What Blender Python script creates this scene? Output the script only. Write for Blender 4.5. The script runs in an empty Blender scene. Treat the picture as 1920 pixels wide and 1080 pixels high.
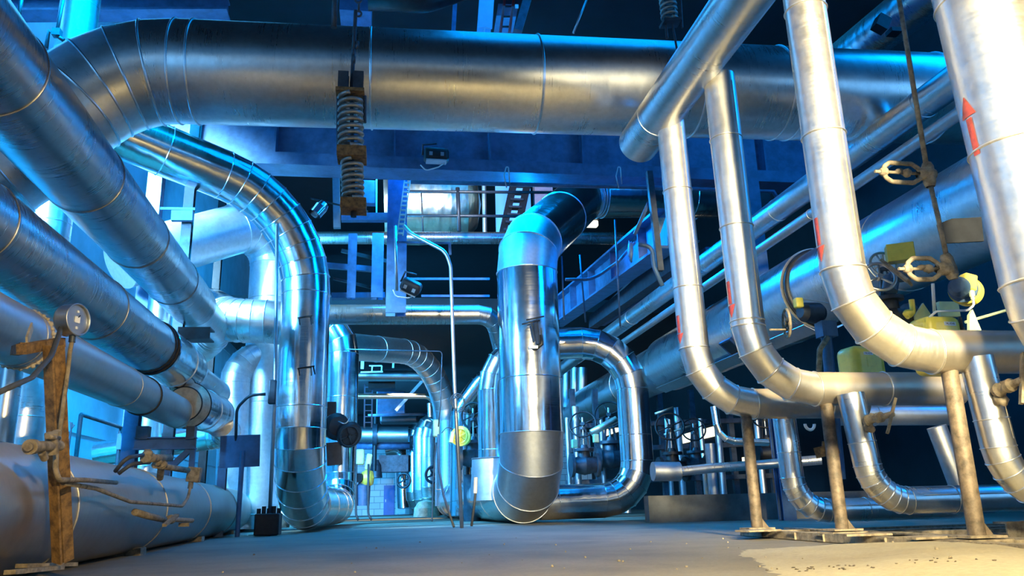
import bpy, bmesh, math, random
from mathutils import Vector, Matrix
random.seed(7)
sc = bpy.context.scene
COL = sc.collection
PI = math.pi

# ------------------------------------------------------------------ camera
F = 1500.0                      # focal length in pixels of the 1920-wide frame
H = 0.32                        # lens height above the floor
_Z = Vector((-.025, 1, 410/F)).normalized()
_Y = Vector((-225, -410-.025*225, F)).normalized()
_Y = (_Y - _Z*_Y.dot(_Z)).normalized()
_X = _Y.cross(_Z)
if _X.x < 0: _X = -_X
CAMPOS = Vector((0, 0, H))
def _ray(px, py):
    c = Vector((px-960, 540-py, F))
    return Vector((_X.dot(c), _Y.dot(c), _Z.dot(c)))
def P(px, py, Y):
    r = _ray(px, py); return CAMPOS + r*(Y/r.y)
def PZ(px, py, z):
    r = _ray(px, py); return CAMPOS + r*((z-H)/r.z)
def PX(px, py, x):
    r = _ray(px, py); return CAMPOS + r*(x/r.x)
def V(px, py, w, dia):
    return CAMPOS + _ray(px, py)*(dia/w)
cam = bpy.data.objects.new('camera', bpy.data.cameras.new('camera'))
COL.objects.link(cam)
cam.data.sensor_width = 36; cam.data.lens = F/1920*36
cam.data.clip_start = .05; cam.data.clip_end = 300
R3 = Matrix(((_X.x, _X.y, -_X.z), (_Y.x, _Y.y, -_Y.z), (_Z.x, _Z.y, -_Z.z)))
cam.matrix_world = Matrix.Translation(CAMPOS) @ R3.to_4x4()
sc.camera = cam
sc.view_settings.view_transform = 'Standard'
sc.view_settings.look = 'None'
sc.view_settings.gamma = 1
sc.view_settings.use_curve_mapping = False

# ------------------------------------------------------------------ materials
def newmat(name):
    m = bpy.data.materials.new(name); m.use_nodes = True
    nt = m.node_tree
    return m, nt, nt.nodes['Principled BSDF']
def nd(nt, typ, **kw):
    n = nt.nodes.new(typ)
    for k, v in kw.items():
        if k in n.inputs: n.inputs[k].default_value = v
        else: setattr(n, k, v)
    return n
def ramp(nt, fac, stops):
    r = nt.nodes.new('ShaderNodeValToRGB')
    el = r.color_ramp.elements
    while len(el) < len(stops): el.new(.5)
    for e, (p, c) in zip(el, stops):
        e.position = p; e.color = (*c, 1) if len(c) == 3 else c
    nt.links.new(fac, r.inputs[0]); return r
def noise(nt, vec, scale, detail=4, rough=.55, dist=0):
    n = nd(nt, 'ShaderNodeTexNoise', Scale=scale, Detail=detail, Roughness=rough, Distortion=dist)
    if vec: nt.links.new(vec, n.inputs['Vector'])
    return n
def mapping(nt, src, scale):
    m = nt.nodes.new('ShaderNodeMapping'); m.inputs['Scale'].default_value = scale
    nt.links.new(src, m.inputs['Vector']); return m.outputs[0]
def aluminium(name, col=(.80, .81, .82), r0=.16, r1=.34, dent=.25, streak=.25, dust=0., dustcol=(.42, .35, .25), spots=0.):
    """sheet-metal cladding: metallic, hoop-wise brushing, soft dents, optional dust lying on upward faces"""
    m, nt, b = newmat(name)
    L = nt.links.new
    uv = nt.nodes.new('ShaderNodeUVMap').outputs[0]
    geo = nt.nodes.new('ShaderNodeNewGeometry')
    pos = geo.outputs['Position']
    st = noise(nt, mapping(nt, uv, (1.2, 55, 1)), 1, 5, .6)
    bl = noise(nt, mapping(nt, pos, (1, 1, 1)), 2.3, 4, .6)
    fine = noise(nt, pos, 14, 5, .65)
    mr = nd(nt, 'ShaderNodeMapRange'); mr.inputs['From Min'].default_value = .3; mr.inputs['From Max'].default_value = .7
    mr.inputs['To Min'].default_value = r0; mr.inputs['To Max'].default_value = r1
    mixf = nd(nt, 'ShaderNodeMath', operation='ADD')
    m1 = nd(nt, 'ShaderNodeMath', operation='MULTIPLY'); m1.inputs[1].default_value = .5
    m2 = nd(nt, 'ShaderNodeMath', operation='MULTIPLY'); m2.inputs[1].default_value = .5
    L(st.outputs[0], m1.inputs[0]); L(bl.outputs[0], m2.inputs[0]); L(m1.outputs[0], mixf.inputs[0]); L(m2.outputs[0], mixf.inputs[1])
    L(mixf.outputs[0], mr.inputs['Value']); L(mr.outputs[0], b.inputs['Roughness'])
    dark = tuple(c*.86 for c in col)
    cr = ramp(nt, fine.outputs[0], [(.3, dark), (.62, col)])
    L(cr.outputs[0], b.inputs['Base Color'])
    b.inputs['Metallic'].default_value = 1
    dn = noise(nt, mapping(nt, pos, (1, 1, .55)), 2.6, 2, .45)
    b1 = nd(nt, 'ShaderNodeBump', Strength=dent, Distance=.06); L(dn.outputs[0], b1.inputs['Height'])
    b2 = nd(nt, 'ShaderNodeBump', Strength=streak, Distance=.00025); L(st.outputs[0], b2.inputs['Height'])
    L(b1.outputs[0], b2.inputs['Normal']); L(b2.outputs[0], b.inputs['Normal'])
    if dust > 0:
        d = nt.nodes.new('ShaderNodeBsdfDiffuse'); d.inputs[0].default_value = (*dustcol, 1)
        sx = nt.nodes.new('ShaderNodeSeparateXYZ'); L(geo.outputs['Normal'], sx.inputs[0])
        nz = nd(nt, 'ShaderNodeMath', operation='MULTIPLY_ADD'); nz.inputs[1].default_value = .5; nz.inputs[2].default_value = 0
        L(fine.outputs[0], nz.inputs[0])
        ad = nd(nt, 'ShaderNodeMath', operation='ADD'); L(sx.outputs[2], ad.inputs[0]); L(nz.outputs[0], ad.inputs[1])
        rr = nd(nt, 'ShaderNodeMapRange'); rr.inputs['From Min'].default_value = .15; rr.inputs['From Max'].default_value = 1.0
        rr.inputs['To Min'].default_value = .12*dust; rr.inputs['To Max'].default_value = dust
        L(ad.outputs[0], rr.inputs['Value'])
        mx = nt.nodes.new('ShaderNodeMixShader'); L(rr.outputs[0], mx.inputs[0]); L(b.outputs[0], mx.inputs[1]); L(d.outputs[0], mx.inputs[2])
        L(mx.outputs[0], nt.nodes['Material Output'].inputs[0])
    return m
def paint(name, col, rough=.5, metal=0., var=.25, scale=6, bump=.1, dirt=None):
    m, nt, b = newmat(name); L = nt.links.new
    pos = nt.nodes.new('ShaderNodeNewGeometry').outputs['Position']
    n = noise(nt, pos, scale, 6, .65)
    lo = dirt if dirt else tuple(c*(1-var) for c in col)
    hi = tuple(min(1, c*(1+var*.3)) for c in col)
    cr = ramp(nt, n.outputs[0], [(.33, lo), (.6, col), (.8, hi)])
    L(cr.outputs[0], b.inputs['Base Color'])
    b.inputs['Roughness'].default_value = rough; b.inputs['Metallic'].default_value = metal
    bp = nd(nt, 'ShaderNodeBump', Strength=bump, Distance=.01); L(n.outputs[0], bp.inputs['Height']); L(bp.outputs[0], b.inputs['Normal'])
    return m
def emit(name, col, s):
    m, nt, b = newmat(name)
    b.inputs['Base Color'].default_value = (*col, 1)
    b.inputs['Emission Color'].default_value = (*col, 1); b.inputs['Emission Strength'].default_value = s
    return m
M = {}
M['chrome'] = aluminium('bright_cladding', (.86, .87, .88), .10, .24, .22, .1)
M['alu'] = aluminium('sheet_cladding', (.80, .81, .82), .24, .36, .12, .12)
M['aludull'] = aluminium('weathered_cladding', (.34, .34, .35), .22, .36, .10, .2, dust=.07)
M['duststeel'] = aluminium('dust_caked_cladding', (.42, .41, .40), .28, .42, .12, .2, dust=.55, dustcol=(.44, .37, .28))
M['aluwarm'] = aluminium('handled_cladding', (.84, .82, .78), .26, .44, .38, .2, dust=.42, dustcol=(.62, .52, .36))  # dusty cladding; its dust is yellowed to carry the warm light
M['aluwrap'] = aluminium('crumpled_cladding', (.7, .7, .72), .2, .42, .9, .3, dust=.3)
M['satin'] = aluminium('satin_cladding', (.92, .93, .94), .34, .46, .08, .15)
M['grimy'] = aluminium('grimy_cladding', (.55, .52, .47), .32, .55, .5, .3, dust=.75, dustcol=(.40, .32, .22))
M['galv'] = aluminium('galvanised', (.55, .57, .6), .35, .5, .1, .1)
M['rust'] = paint('rusty_steel', (.26, .145, .05), .8, .1, .6, 22, .5, dirt=(.07, .04, .02))
M['dusty'] = paint('dusty_iron', (.30, .245, .17), .85, .1, .5, 18, .5, dirt=(.11, .085, .06))
M['post'] = paint('worn_brown_paint', (.15, .11, .075), .6, .2, .6, 16, .35, dirt=(.05, .038, .026))
M['bluesteel'] = paint('blue_grey_paint', (.06, .13, .25), .5, .1, .4, 4, .1)
M['darksteel'] = paint('dark_steel', (.06, .075, .10), .5, .4, .5, 6, .15)
M['black'] = paint('black_iron', (.018, .02, .025), .5, .3, .5, 9, .2)
M['springs'] = paint('spring_steel', (.34, .33, .31), .45, .7, .4, 15, .2)
M['yellow'] = paint('yellow_enamel', (.90, .74, .11), .35, 0, .22, 5, .05)
M['greenish'] = paint('pale_green_enamel', (.62, .72, .40), .4, 0, .25, 5, .05)
M['white'] = paint('white_enamel', (.8, .8, .8), .4, 0, .1, 5, .02)
M['redpaint'] = paint('red_marking', (.55, .07, .05), .55, 0, .45, 30, .05)
M['red'] = paint('red_ladder_paint', (.5, .04, .03), .5, 0, .3, 10, .05)
M['ink'] = paint('label_ink', (.02, .02, .03), .6, 0, .1, 10, 0)
M['wall'] = paint('wall_paint', (.30, .62, .78), .7, 0, .18, 1.2, .1)
M['concrete'] = paint('concrete', (.14, .14, .13), .85, 0, .45, 2.5, .3)
M['roof'] = paint('soot_dark', (.005, .006, .009), .9, 0, .5, 2, .2)  # even near-black for roof, upper slab and dark walls
M['bluedoor'] = paint('blue_door', (.0, .13, .50), .45, 0, .2, 3, .05)
M['rubber'] = paint('rubber', (.05, .055, .065), .6, 0, .3, 20, .1)
M['tan'] = paint('tan_insulation', (.50, .42, .30), .8, 0, .4, 8, .4)
M['foil'] = aluminium('foil_wrap', (.88, .80, .60), .22, .45, 1.0, .2)
M['window'] = emit('window_daylight', (.55, .85, 1.0), 6)
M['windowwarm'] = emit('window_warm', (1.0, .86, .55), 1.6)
M['tubelight'] = emit('tube_light', (1.0, .9, .65), 2.5)
M['windowday'] = emit('window_daylight_blue', (.16, .52, 1.0), 4.5)
M['windowblue'] = emit('window_blue', (.15, .5, 1.0), .8)
M['mauve'] = paint('mauve_paint', (.35, .28, .36), .7, 0, .2, 8, .05)
M['lens'] = paint('lamp_glass', (.35, .42, .48), .15, 0, .2, 5, 0)
def brickmat():
    m, nt, b = newmat('painted_blockwork'); L = nt.links.new
    pos = nt.nodes.new('ShaderNodeNewGeometry').outputs['Position']
    sw = nt.nodes.new('ShaderNodeSeparateXYZ'); L(pos, sw.inputs[0])
    cb = nt.nodes.new('ShaderNodeCombineXYZ'); L(sw.outputs[0], cb.inputs[0]); L(sw.outputs[2], cb.inputs[1])
    br = nd(nt, 'ShaderNodeTexBrick', Scale=1.0)
    br.inputs['Color1'].default_value = (.68, .78, .8, 1); br.inputs['Color2'].default_value = (.55, .66, .7, 1); br.inputs['Mortar'].default_value = (.25, .33, .36, 1)
    br.inputs['Brick Width'].default_value = .75; br.inputs['Row Height'].default_value = .38; br.inputs['Mortar Size'].default_value = .018
    L(cb.outputs[0], br.inputs['Vector']); L(br.outputs[0], b.inputs['Base Color'])
    b.inputs['Roughness'].default_value = .8
    return m
M['brick'] = brickmat()
def floormat(name, c0, c1, c2):
    m, nt, b = newmat(name); L = nt.links.new
    pos = nt.nodes.new('ShaderNodeNewGeometry').outputs['Position']
    n1 = noise(nt, pos, .9, 8, .65, .4); n2 = noise(nt, pos, 35, 4, .7)
    cr = ramp(nt, n1.outputs[0], [(.3, c0), (.5, c1), (.72, c2)])
    mx = nd(nt, 'ShaderNodeMixRGB', blend_type='MULTIPLY'); mx.inputs[0].default_value = .5
    cr2 = ramp(nt, n2.outputs[0], [(.3, (.55, .55, .55)), (.6, (1, 1, 1))])
    L(cr.outputs[0], mx.inputs[1]); L(cr2.outputs[0], mx.inputs[2]); L(mx.outputs[0], b.inputs['Base Color'])
    b.inputs['Roughness'].default_value = .75
    bp = nd(nt, 'ShaderNodeBump', Strength=.35, Distance=.012); L(n2.outputs[0], bp.inputs['Height'])
    b3 = nd(nt, 'ShaderNodeBump', Strength=.25, Distance=.05); L(n1.outputs[0], b3.inputs['Height']); L(bp.outputs[0], b3.inputs['Normal']); L(b3.outputs[0], b.inputs['Normal'])
    return m
M['floor'] = floormat('dusty_concrete_floor', (.105, .09, .07), (.17, .145, .105), (.22, .19, .14))
M['sand'] = floormat('drifted_sand', (.29, .24, .155), (.36, .305, .20), (.42, .36, .245))

# ------------------------------------------------------------------ mesh building
WL = {}                          # world place of every object that is a parent
def perp(d):
    d = d.normalized()
    a = Vector((0, 0, 1)) if abs(d.z) < .9 else Vector((1, 0, 0))
    u = d.cross(a).normalized(); return u, d.cross(u).normalized()
class MB:
    def __init__(s): s.bm = bmesh.new(); s.uv = s.bm.loops.layers.uv.new('UVMap')
    def face(s, vs, smooth=False, uvs=None):
        try: f = s.bm.faces.new(vs)
        except ValueError: return None
        f.smooth = smooth
        if uvs:
            for l, q in zip(f.loops, uvs): l[s.uv].uv = q
        return f
    def ring(s, c, u, v, r, n): return [s.bm.verts.new(c + u*(r*math.cos(2*PI*i/n)) + v*(r*math.sin(2*PI*i/n))) for i in range(n)]
    def loft(s, A, B, v0=0, v1=1, circ=1, smooth=True):
        n = len(A)
        for i in range(n):
            j = (i+1) % n
            s.face((A[i], A[j], B[j], B[i]), smooth, ((i/n*circ, v0), ((i+1)/n*circ, v0), ((i+1)/n*circ, v1), (i/n*circ, v1)))
        return s
    def cone(s, a, b, r1, r2, n=24, cap=True, smooth=True):
        a, b = Vector(a), Vector(b); u, v = perp(b-a)
        A = s.ring(a, u, v, r1, n); B = s.ring(b, u, v, r2, n)
        s.loft(A, B, 0, (b-a).length, 2*PI*max(r1, r2), smooth)
        if cap:
            s.face(s.ring(a, u, v, r1, n)[::-1]); s.face(s.ring(b, u, v, r2, n))
        return s
    def cyl(s, a, b, r, n=20, cap=True): return s.cone(a, b, r, r, n, cap)
    def lathe(s, o, ax, prof, n=24):
        """prof: list of (distance along axis, radius); flat-shaded breaks come from repeated points"""
        o = Vector(o); ax = Vector(ax).normalized(); u, v = perp(ax)
        prev = None
        for i, (t, r) in enumerate(prof):
            R_ = s.ring(o+ax*t, u, v, max(r, 1e-4), n)
            if prev is not None:
                s.loft(prev, R_, prof[i-1][0], t, 2*PI*max(r, .01))
                prev = s.ring(o+ax*t, u, v, max(r, 1e-4), n)
            else: prev = R_
        return s
    def torus(s, c, ax, R, r, n=32, k=8, arc=1.):
        c = Vector(c); u, v = perp(Vector(ax)); ax = Vector(ax).normalized()
        rings = []
        m = n if arc >= 1 else n+1
        for i in range(m):
            a = 2*PI*arc*i/n; d = u*math.cos(a)+v*math.sin(a)
            rings.append([s.bm.verts.new(c+d*R+(d*math.cos(2*PI*j/k)+ax*math.sin(2*PI*j/k))*r) for j in range(k)])
        for i in range(m if arc >= 1 else m-1): s.loft(rings[i], rings[(i+1) % m])
        return s
    def tube(s, pts, r, n=10, cap=True, bend=0., k=6):
        pts = [Vector(p) for p in pts]
        if bend: pts = fillet(pts, bend, k)
        d0 = (pts[1]-pts[0]).normalized(); u, v = perp(d0)
        prev = None; L_ = 0
        for i, p in enumerate(pts):
            if i == 0: t = d0
            elif i == len(pts)-1: t = (pts[-1]-pts[-2]).normalized()
            else: t = ((pts[i]-pts[i-1]).normalized()+(pts[i+1]-pts[i]).normalized()).normalized()
            u = (u - t*u.dot(t)).normalized(); v = t.cross(u)
            R_ = s.ring(p, u, v, r, n)
            if prev:
                l = (p-pts[i-1]).length; s.loft(prev, R_, L_, L_+l, 2*PI*r); L_ += l
            elif cap: s.face(R_[::-1])
            prev = R_
        if cap: s.face(prev)
        return s
    def box(s, c, size, rot=None, bev=0.):
        c = Vector(c); x, y, z = [q/2 for q in size]
        if bev:
            t = bmesh.new(); bmesh.ops.create_cube(t, size=1)
            for w in t.verts: w.co = Vector((w.co.x*size[0], w.co.y*size[1], w.co.z*size[2]))
            bmesh.ops.bevel(t, geom=t.edges[:], offset=bev, segments=3, affect='EDGES', profile=.5)
            mp = {}
            for w in t.verts:
                q = w.co.copy()
                if rot: q = rot @ q
                mp[w] = s.bm.verts.new(c+q)
            for f in t.faces: s.face([mp[w] for w in f.verts], len(f.verts) < 5 and f.calc_area() < max(size)*bev)
            t.free(); return s
        vs = []
        for k in ((-1,-1,-1),(1,-1,-1),(1,1,-1),(-1,1,-1),(-1,-1,1),(1,-1,1),(1,1,1),(-1,1,1)):
            q = Vector((k[0]*x, k[1]*y, k[2]*z))
            if rot: q = rot @ q
            vs.append(s.bm.verts.new(c+q))
        for f in ((3,2,1,0),(4,5,6,7),(0,1,5,4),(1,2,6,5),(2,3,7,6),(3,0,4,7)): s.face([vs[i] for i in f])
        return s
    def bar(s, a, b, w, h, up=(0, 0, 1)):
        """rectangular bar from a to b: w across, h along 'up'"""
        a, b = Vector(a), Vector(b); d = b-a; y = d.normalized(); up = Vector(up)
        x = y.cross(up)
        if x.length < 1e-3: x = y.cross(Vector((1, 0, 0)))
        x.normalize(); z = x.cross(y)
        return s.box((a+b)/2, (w, d.length, h), Matrix((x, y, z)).transposed())
    def ibeam(s, a, b, w, h, tf=.03, tw=.02, up=(0, 0, 1)):
        a, b = Vector(a), Vector(b); y = (b-a).normalized(); x = y.cross(Vector(up)).normalized(); z = x.cross(y)
        s.bar(a+z*(h/2-tf/2), b+z*(h/2-tf/2), w, tf, up); s.bar(a-z*(h/2-tf/2), b-z*(h/2-tf/2), w, tf, up)
        return s.bar(a, b, tw, h-2*tf, up)
    def channel(s, a, b, w, h, t=.01, up=(0, 0, 1), side=1):
        a, b = Vector(a), Vector(b); y = (b-a).normalized(); x = y.cross(Vector(up)).normalized(); z = x.cross(y)
        s.bar(a+z*(h/2-t/2), b+z*(h/2-t/2), w, t, up); s.bar(a-z*(h/2-t/2), b-z*(h/2-t/2), w, t, up)
        o = x*(side*(w/2-t/2)); return s.bar(a+o, b+o, t, h-2*t, up)
    def prism(s, poly, th):
        """planar polygon thickened by vector th"""
        th = Vector(th); A = [s.bm.verts.new(Vector(p)) for p in poly]; B = [s.bm.verts.new(Vector(p)+th) for p in poly]
        s.face(A[::-1]); s.face(B)
        for i in range(len(A)):
            j = (i+1) % len(A); s.face((A[i], A[j], B[j], B[i]))
        return s
    def blob(s, c, r, sub=2, rough=.15):
        t = bmesh.new(); bmesh.ops.create_icosphere(t, subdivisions=sub, radius=1); mp = {}
        rr = r if hasattr(r, '__len__') else (r, r, r)
        for w in t.verts:
            k = 1+random.uniform(-rough, rough); mp[w] = s.bm.verts.new(Vector(c)+Vector((w.co.x*rr[0], w.co.y*rr[1], w.co.z*rr[2]))*k)
        for f in t.faces: s.face([mp[w] for w in f.verts], True)
        t.free(); return s
    def build(s, name, mat, parent=None, origin=None):
        bmesh.ops.recalc_face_normals(s.bm, faces=s.bm.faces[:])
        if parent is not None: o_ = WL[parent]
        elif origin is not None: o_ = Vector(origin)
        else:
            xs = [v.co for v in s.bm.verts]
            lo = Vector([min(c[i] for c in xs) for i in range(3)]); hi = Vector([max(c[i] for c in xs) for i in range(3)])
            o_ = Vector(((lo.x+hi.x)/2, (lo.y+hi.y)/2, lo.z))
        for v in s.bm.verts: v.co -= o_
        me = bpy.data.meshes.new(name); s.bm.to_mesh(me); s.bm.free()
        me.materials.append(M[mat])
        ob = bpy.data.objects.new(name, me); COL.objects.link(ob)
        if parent is not None: ob.parent = parent
        else: ob.location = o_
        WL[ob] = o_.copy()
        return ob
def fillet(pts, br, k=6):
    out = [pts[0]]
    for i in range(1, len(pts)-1):
        a, c, b = pts[i-1], pts[i], pts[i+1]
        d1, d2 = (c-a).normalized(), (b-c).normalized(); th = d1.angle(d2, 0)
        if th < .02: out.append(c); continue
        t = min(br*math.tan(th/2), (c-a).length*.49, (b-c).length*.49)
        r = t/math.tan(th/2); n = (d2-d1*d1.dot(d2)).normalized(); o = c-d1*t+n*r
        for j in range(k+1):
            q = th*j/k; out.append(o - n*(r*math.cos(q)) + d1*(r*math.sin(q)))
    return out+[pts[-1]]
def tag(o, label, cat, group=None, kind=None):
    o['label'] = label; o['category'] = cat
    if group: o['group'] = group
    if kind: o['kind'] = kind
    return o
def thing(name, label, cat, loc, group=None):
    o = bpy.data.objects.new(name, None); COL.objects.link(o); o.location = loc; o.empty_display_size = .1
    WL[o] = Vector(loc); return tag(o, label, cat, group)
def solo(name, mb, mat, label, cat, group=None): return tag(mb.build(name, mat), label, cat, group)
def struct(name, mb, mat, label=None, parent=None):
    o = mb.build(name, mat, parent)
    if parent is None:
        o['kind'] = 'structure'; o['label'] = label; o['category'] = name.split('_')[0]
    return o
def copytree(o, delta, label, parent=None):
    c = o.copy(); COL.objects.link(c)
    if parent is None: c.location = o.location + Vector(delta); c['label'] = label
    else: c.parent = parent
    WL[c] = WL[o]+Vector(delta)
    for ch in [q for q in COL.objects if q.parent == o]: copytree(ch, delta, None, c)
    return c

SEG = 48
def pipe(name, label, nodes, R, mat='alu', bend=None, gores=5, spacing=0, first=.5, group=None, cat='pipe', bead=None, cap=True, bandmat=None, sect='straight_section', seg=None, elbowmat=None, lastmat=None):
    """clad pipe: straight sections, mitred elbows and raised joint bands, one mesh per part"""
    nodes = [Vector(n) for n in nodes]
    n_ = seg or SEG
    t = thing(name, label, cat, (nodes[0] if nodes[0].z < nodes[-1].z else nodes[-1]), group)
    bead = bead if bead is not None else max(.004, R*.022)
    nb = len(nodes)-2
    bends = bend if hasattr(bend, '__len__') else [bend or R*2.2]*nb
    gs = gores if hasattr(gores, '__len__') else [gores]*nb
    d0 = (nodes[1]-nodes[0]).normalized(); u, v = perp(d0)
    start = nodes[0]; L_ = random.random()*9; circ = 2*PI*R
    def bands(a, b, u, v):
        d = (b-a).normalized(); ln = (b-a).length; q = first*spacing
        while q < ln-.3*R:
            m = MB(); c = a+d*q
            m.torus(c, d, R+bead*.35, bead, n_, 8); m.build('joint_band', bandmat or mat, t); q += spacing
    for i in range(1, len(nodes)):
        last = i == len(nodes)-1
        a = start; d1 = (nodes[i]-nodes[i-1]).normalized()
        if not last:
            c = nodes[i]; d2 = (nodes[i+1]-c).normalized(); th = d1.angle(d2)
            tl = min(bends[i-1]*math.tan(th/2), (c-nodes[i-1]).length*.6, (nodes[i+1]-c).length*.8)
            r = tl/math.tan(th/2); e = c-d1*tl
        else: e = nodes[i]
        ln = (e-a).length
        if (e-a).dot(d1) > .01:
            u = (u-d1*u.dot(d1)).normalized(); v = d1.cross(u)
            m = MB(); m.loft(m.ring(a, u, v, R, n_), m.ring(e, u, v, R, n_), L_, L_+ln, circ)
            if cap and i == 1: m.face(m.ring(a, u, v, R, n_)[::-1])
            if cap and last: m.face(m.ring(e, u, v, R, n_))
            m.build(sect, lastmat if (last and lastmat) else mat, t); L_ += ln
            if spacing: bands(a, e, u, v)
        if not last:
            n = (d2-d1*d1.dot(d2)).normalized(); o = e+n*r
            m = MB(); k = gs[i-1]; prev = None
            for j in range(k+1):
                q = th*j/k; p = o-n*(r*math.cos(q))+d1*(r*math.sin(q)); tg = d1*math.cos(q)+n*math.sin(q)
                u = (u-tg*u.dot(tg)).normalized(); v = tg.cross(u)
                if prev: m.loft(m.ring(*prev, R, n_), m.ring(p, u, v, R, n_), L_, L_+th*r/k, circ); L_ += th*r/k
                if bead > 0: m.torus(p, tg, R+bead*.3, bead, n_, 6)
                prev = (p, u.copy(), v.copy())
            m.build('elbow', (elbowmat[i-1] if isinstance(elbowmat, list) else elbowmat) or mat, t)
            start = e if False else o-n*(r*math.cos(th))+d1*(r*math.sin(th))
    return t
def down(p, z): return Vector((p.x, p.y, z))
def cylhit(px, py, a, d, R):
    r = _ray(px, py).normalized(); d = d.normalized(); w = CAMPOS-a
    r_ = r-d*r.dot(d); w_ = w-d*w.dot(d)
    A = r_.dot(r_); B = 2*r_.dot(w_); C_ = w_.dot(w_)-R*R; D = B*B-4*A*C_
    k = (-B-math.sqrt(max(D, 0)))/(2*A); p = CAMPOS+r*k
    t = (p-a).dot(d); n = (p-a-d*t).normalized(); return t, n
# ------------------------------------------------------------------ setting
m = MB()
g = 40
m.box((4, 21, -.05), (44, 74, .1)); struct('floor', m, 'floor', 'dusty concrete floor of the pipe hall')
m = MB(); m.box((-6.6, 23, 6), (.3, 62, 12.6))
for z in (.9, 2.0, 3.1, 4.2, 5.3, 6.4, 7.5): m.box((-6.43, 23, z), (.03, 62, .035))
struct('wall_left', m, 'wall', 'painted panel wall behind the left pipes')
m = MB(); m.box((2, 53.2, 2.4), (30, .4, 5.2)); struct('wall_back', m, 'brick', 'pale blockwork wall at the far end of the aisle')
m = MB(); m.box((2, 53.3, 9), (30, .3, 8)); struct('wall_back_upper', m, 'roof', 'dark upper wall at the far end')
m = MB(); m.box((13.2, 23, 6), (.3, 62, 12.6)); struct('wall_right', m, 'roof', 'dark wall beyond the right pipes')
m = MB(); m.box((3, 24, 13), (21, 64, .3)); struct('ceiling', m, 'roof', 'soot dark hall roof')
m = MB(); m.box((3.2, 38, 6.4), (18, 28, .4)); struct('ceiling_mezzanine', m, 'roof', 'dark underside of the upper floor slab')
# tall glowing windows added out of view, for bright stripes reflected in the pipes
k = 1
for y in (-9, -5, -1, 3):
    k += 1; m = MB(); m.box((-6.42, y, 3.6), (.05, 2.2, 4.6)); wo = struct('window_%d' % k, m, 'windowday', 'tall daylight window in the left wall')
    m = MB(); m.box((-6.40, y, 3.6), (.09, .08, 4.6)); m.box((-6.40, y, 2.6), (.09, 2.2, .08)); m.box((-6.40, y, 4.6), (.09, 2.2, .08)); m.build('window_frame', 'darksteel', wo)
for y in (-7, -1):
    k += 1; m = MB(); m.box((13.02, y, 4.2), (.05, 2.4, 4.6)); wo = struct('window_%d' % k, m, 'windowday', 'tall daylight window in the right wall')
    m = MB(); m.box((13.0, y, 4.2), (.09, .08, 4.6)); m.box((13.0, y, 4.2), (.09, 2.4, .08)); m.build('window_frame', 'darksteel', wo)
# door and far fittings
dz = P(730, 910, 52.9)
m = MB(); a = P(719, 962, 52.9); b = P(740, 911, 52.9)
m.box(((a.x+b.x)/2, 52.95, dz.z/2), (abs(b.x-a.x), .08, dz.z))
dr = struct('door_1', m, 'bluedoor', 'blue door in the blockwork wall')
m = MB(); m.box((a.x+.12, 52.86, dz.z*.48), (.05, .06, .16)); m.build('handle', 'white', dr)

# ------------------------------------------------------------------ big overhead pipe
YO = 8.1
oz = P(860, 143, YO)
OP = pipe('overhead_pipe', 'largest bright pipe crossing the whole hall overhead, elbow at its left end', [P(-330, 420, 7.9), P(-20, 318, 7.9), P(228, 131, YO), P(1450, 175, YO), P(2050, 196, YO)], .55, 'alu',
     bend=[.8, 1.25, .1], gores=[3, 4, 1], spacing=1.85, first=.1)

# ------------------------------------------------------------------ left group
def V2(px, py, w, dia, s=1.): return V(px, py, w, dia*s)
s = 1.1
a, b = V2(25, 175, 182, .6, s), V2(362, 572, 82, .6, s); d = (b-a).normalized()
PL1 = pipe('upper_slanting_pipe', 'highest of the three long slanting pipes on the left, from the top corner', [a-d*5, b], .3*s, 'aludull', spacing=1.9, first=.45)
e = b + d*2.5
pipe('stub_pipe', 'short bright reduced pipe at the far end of the upper left pipe, turning down', [b-d*.3, e, e+Vector((-1.2, .5, -.9))], .262*s, 'alu', bend=.5, gores=4)
a2, b2 = V2(0, 453, 160, .55, s), V2(282, 650, 97, .55, s); d2 = (b2-a2).normalized()
c2 = b2+d2*.06; e2 = c2+d2*1.55
PL2 = pipe('middle_slanting_pipe', 'middle of the three long slanting pipes on the left, with dark joint ring', [a2-d2*5, c2], .275*s, 'aludull', spacing=2.4, first=.9)
m = MB(); m.torus(c2-d2*.02, d2, .275*s+.006, .022, 48, 8); m.torus(c2-d2*.14, d2, .275*s+.004, .012, 48, 8); m.build('joint_band', 'black', PL2)
t = thing('pipe_end_jacket', 'bright tapered jacket at the far end of the middle left pipe', 'pipe', c2)
m = MB(); m.lathe(c2, d2, [(0, .27*s), (.06, .292*s), (1.35, .292*s), (1.5, .292*s)], 48); m.build('straight_section', 'chrome', t)
m = MB(); m.lathe(c2, d2, [(1.5, .294*s), (1.67, .27*s), (1.74, .17*s), (1.76, 0)], 48); m.build('end_cap', 'chrome', t)
m = MB(); m.torus(c2+d2*.95, d2, .295*s, .006, 48, 6); m.build('joint_band', 'alu', t)
q = c2+d2*1.7+Vector((.1, 0, -.02))
pipe('stub_pipe', 'small bright pipe leaving the end of the middle left pipe', [q, q+d2*2.0, q+d2*2.6+Vector((-.6, .3, -.5))], .16, 'alu', bend=.3, gores=3)
a3, b3 = V2(0, 617, 116, .36, s), V2(266, 742, 69, .36, s); d3 = (b3-a3).normalized()
c3 = b3 + d3*2.0
PL3 = pipe('lower_slanting_pipe', 'lowest of the three long slanting pipes on the left, passing behind the pressure gauge', [a3-d3*5, c3], .18*s, 'duststeel', spacing=2.6, first=1.02)
m = MB(); q = P(290, 748, b3.y+.25); m.torus(b3+d3*.0, d3, .18*s+.004, .012, 40, 8); m.build('joint_band', 'black', PL3)
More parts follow.
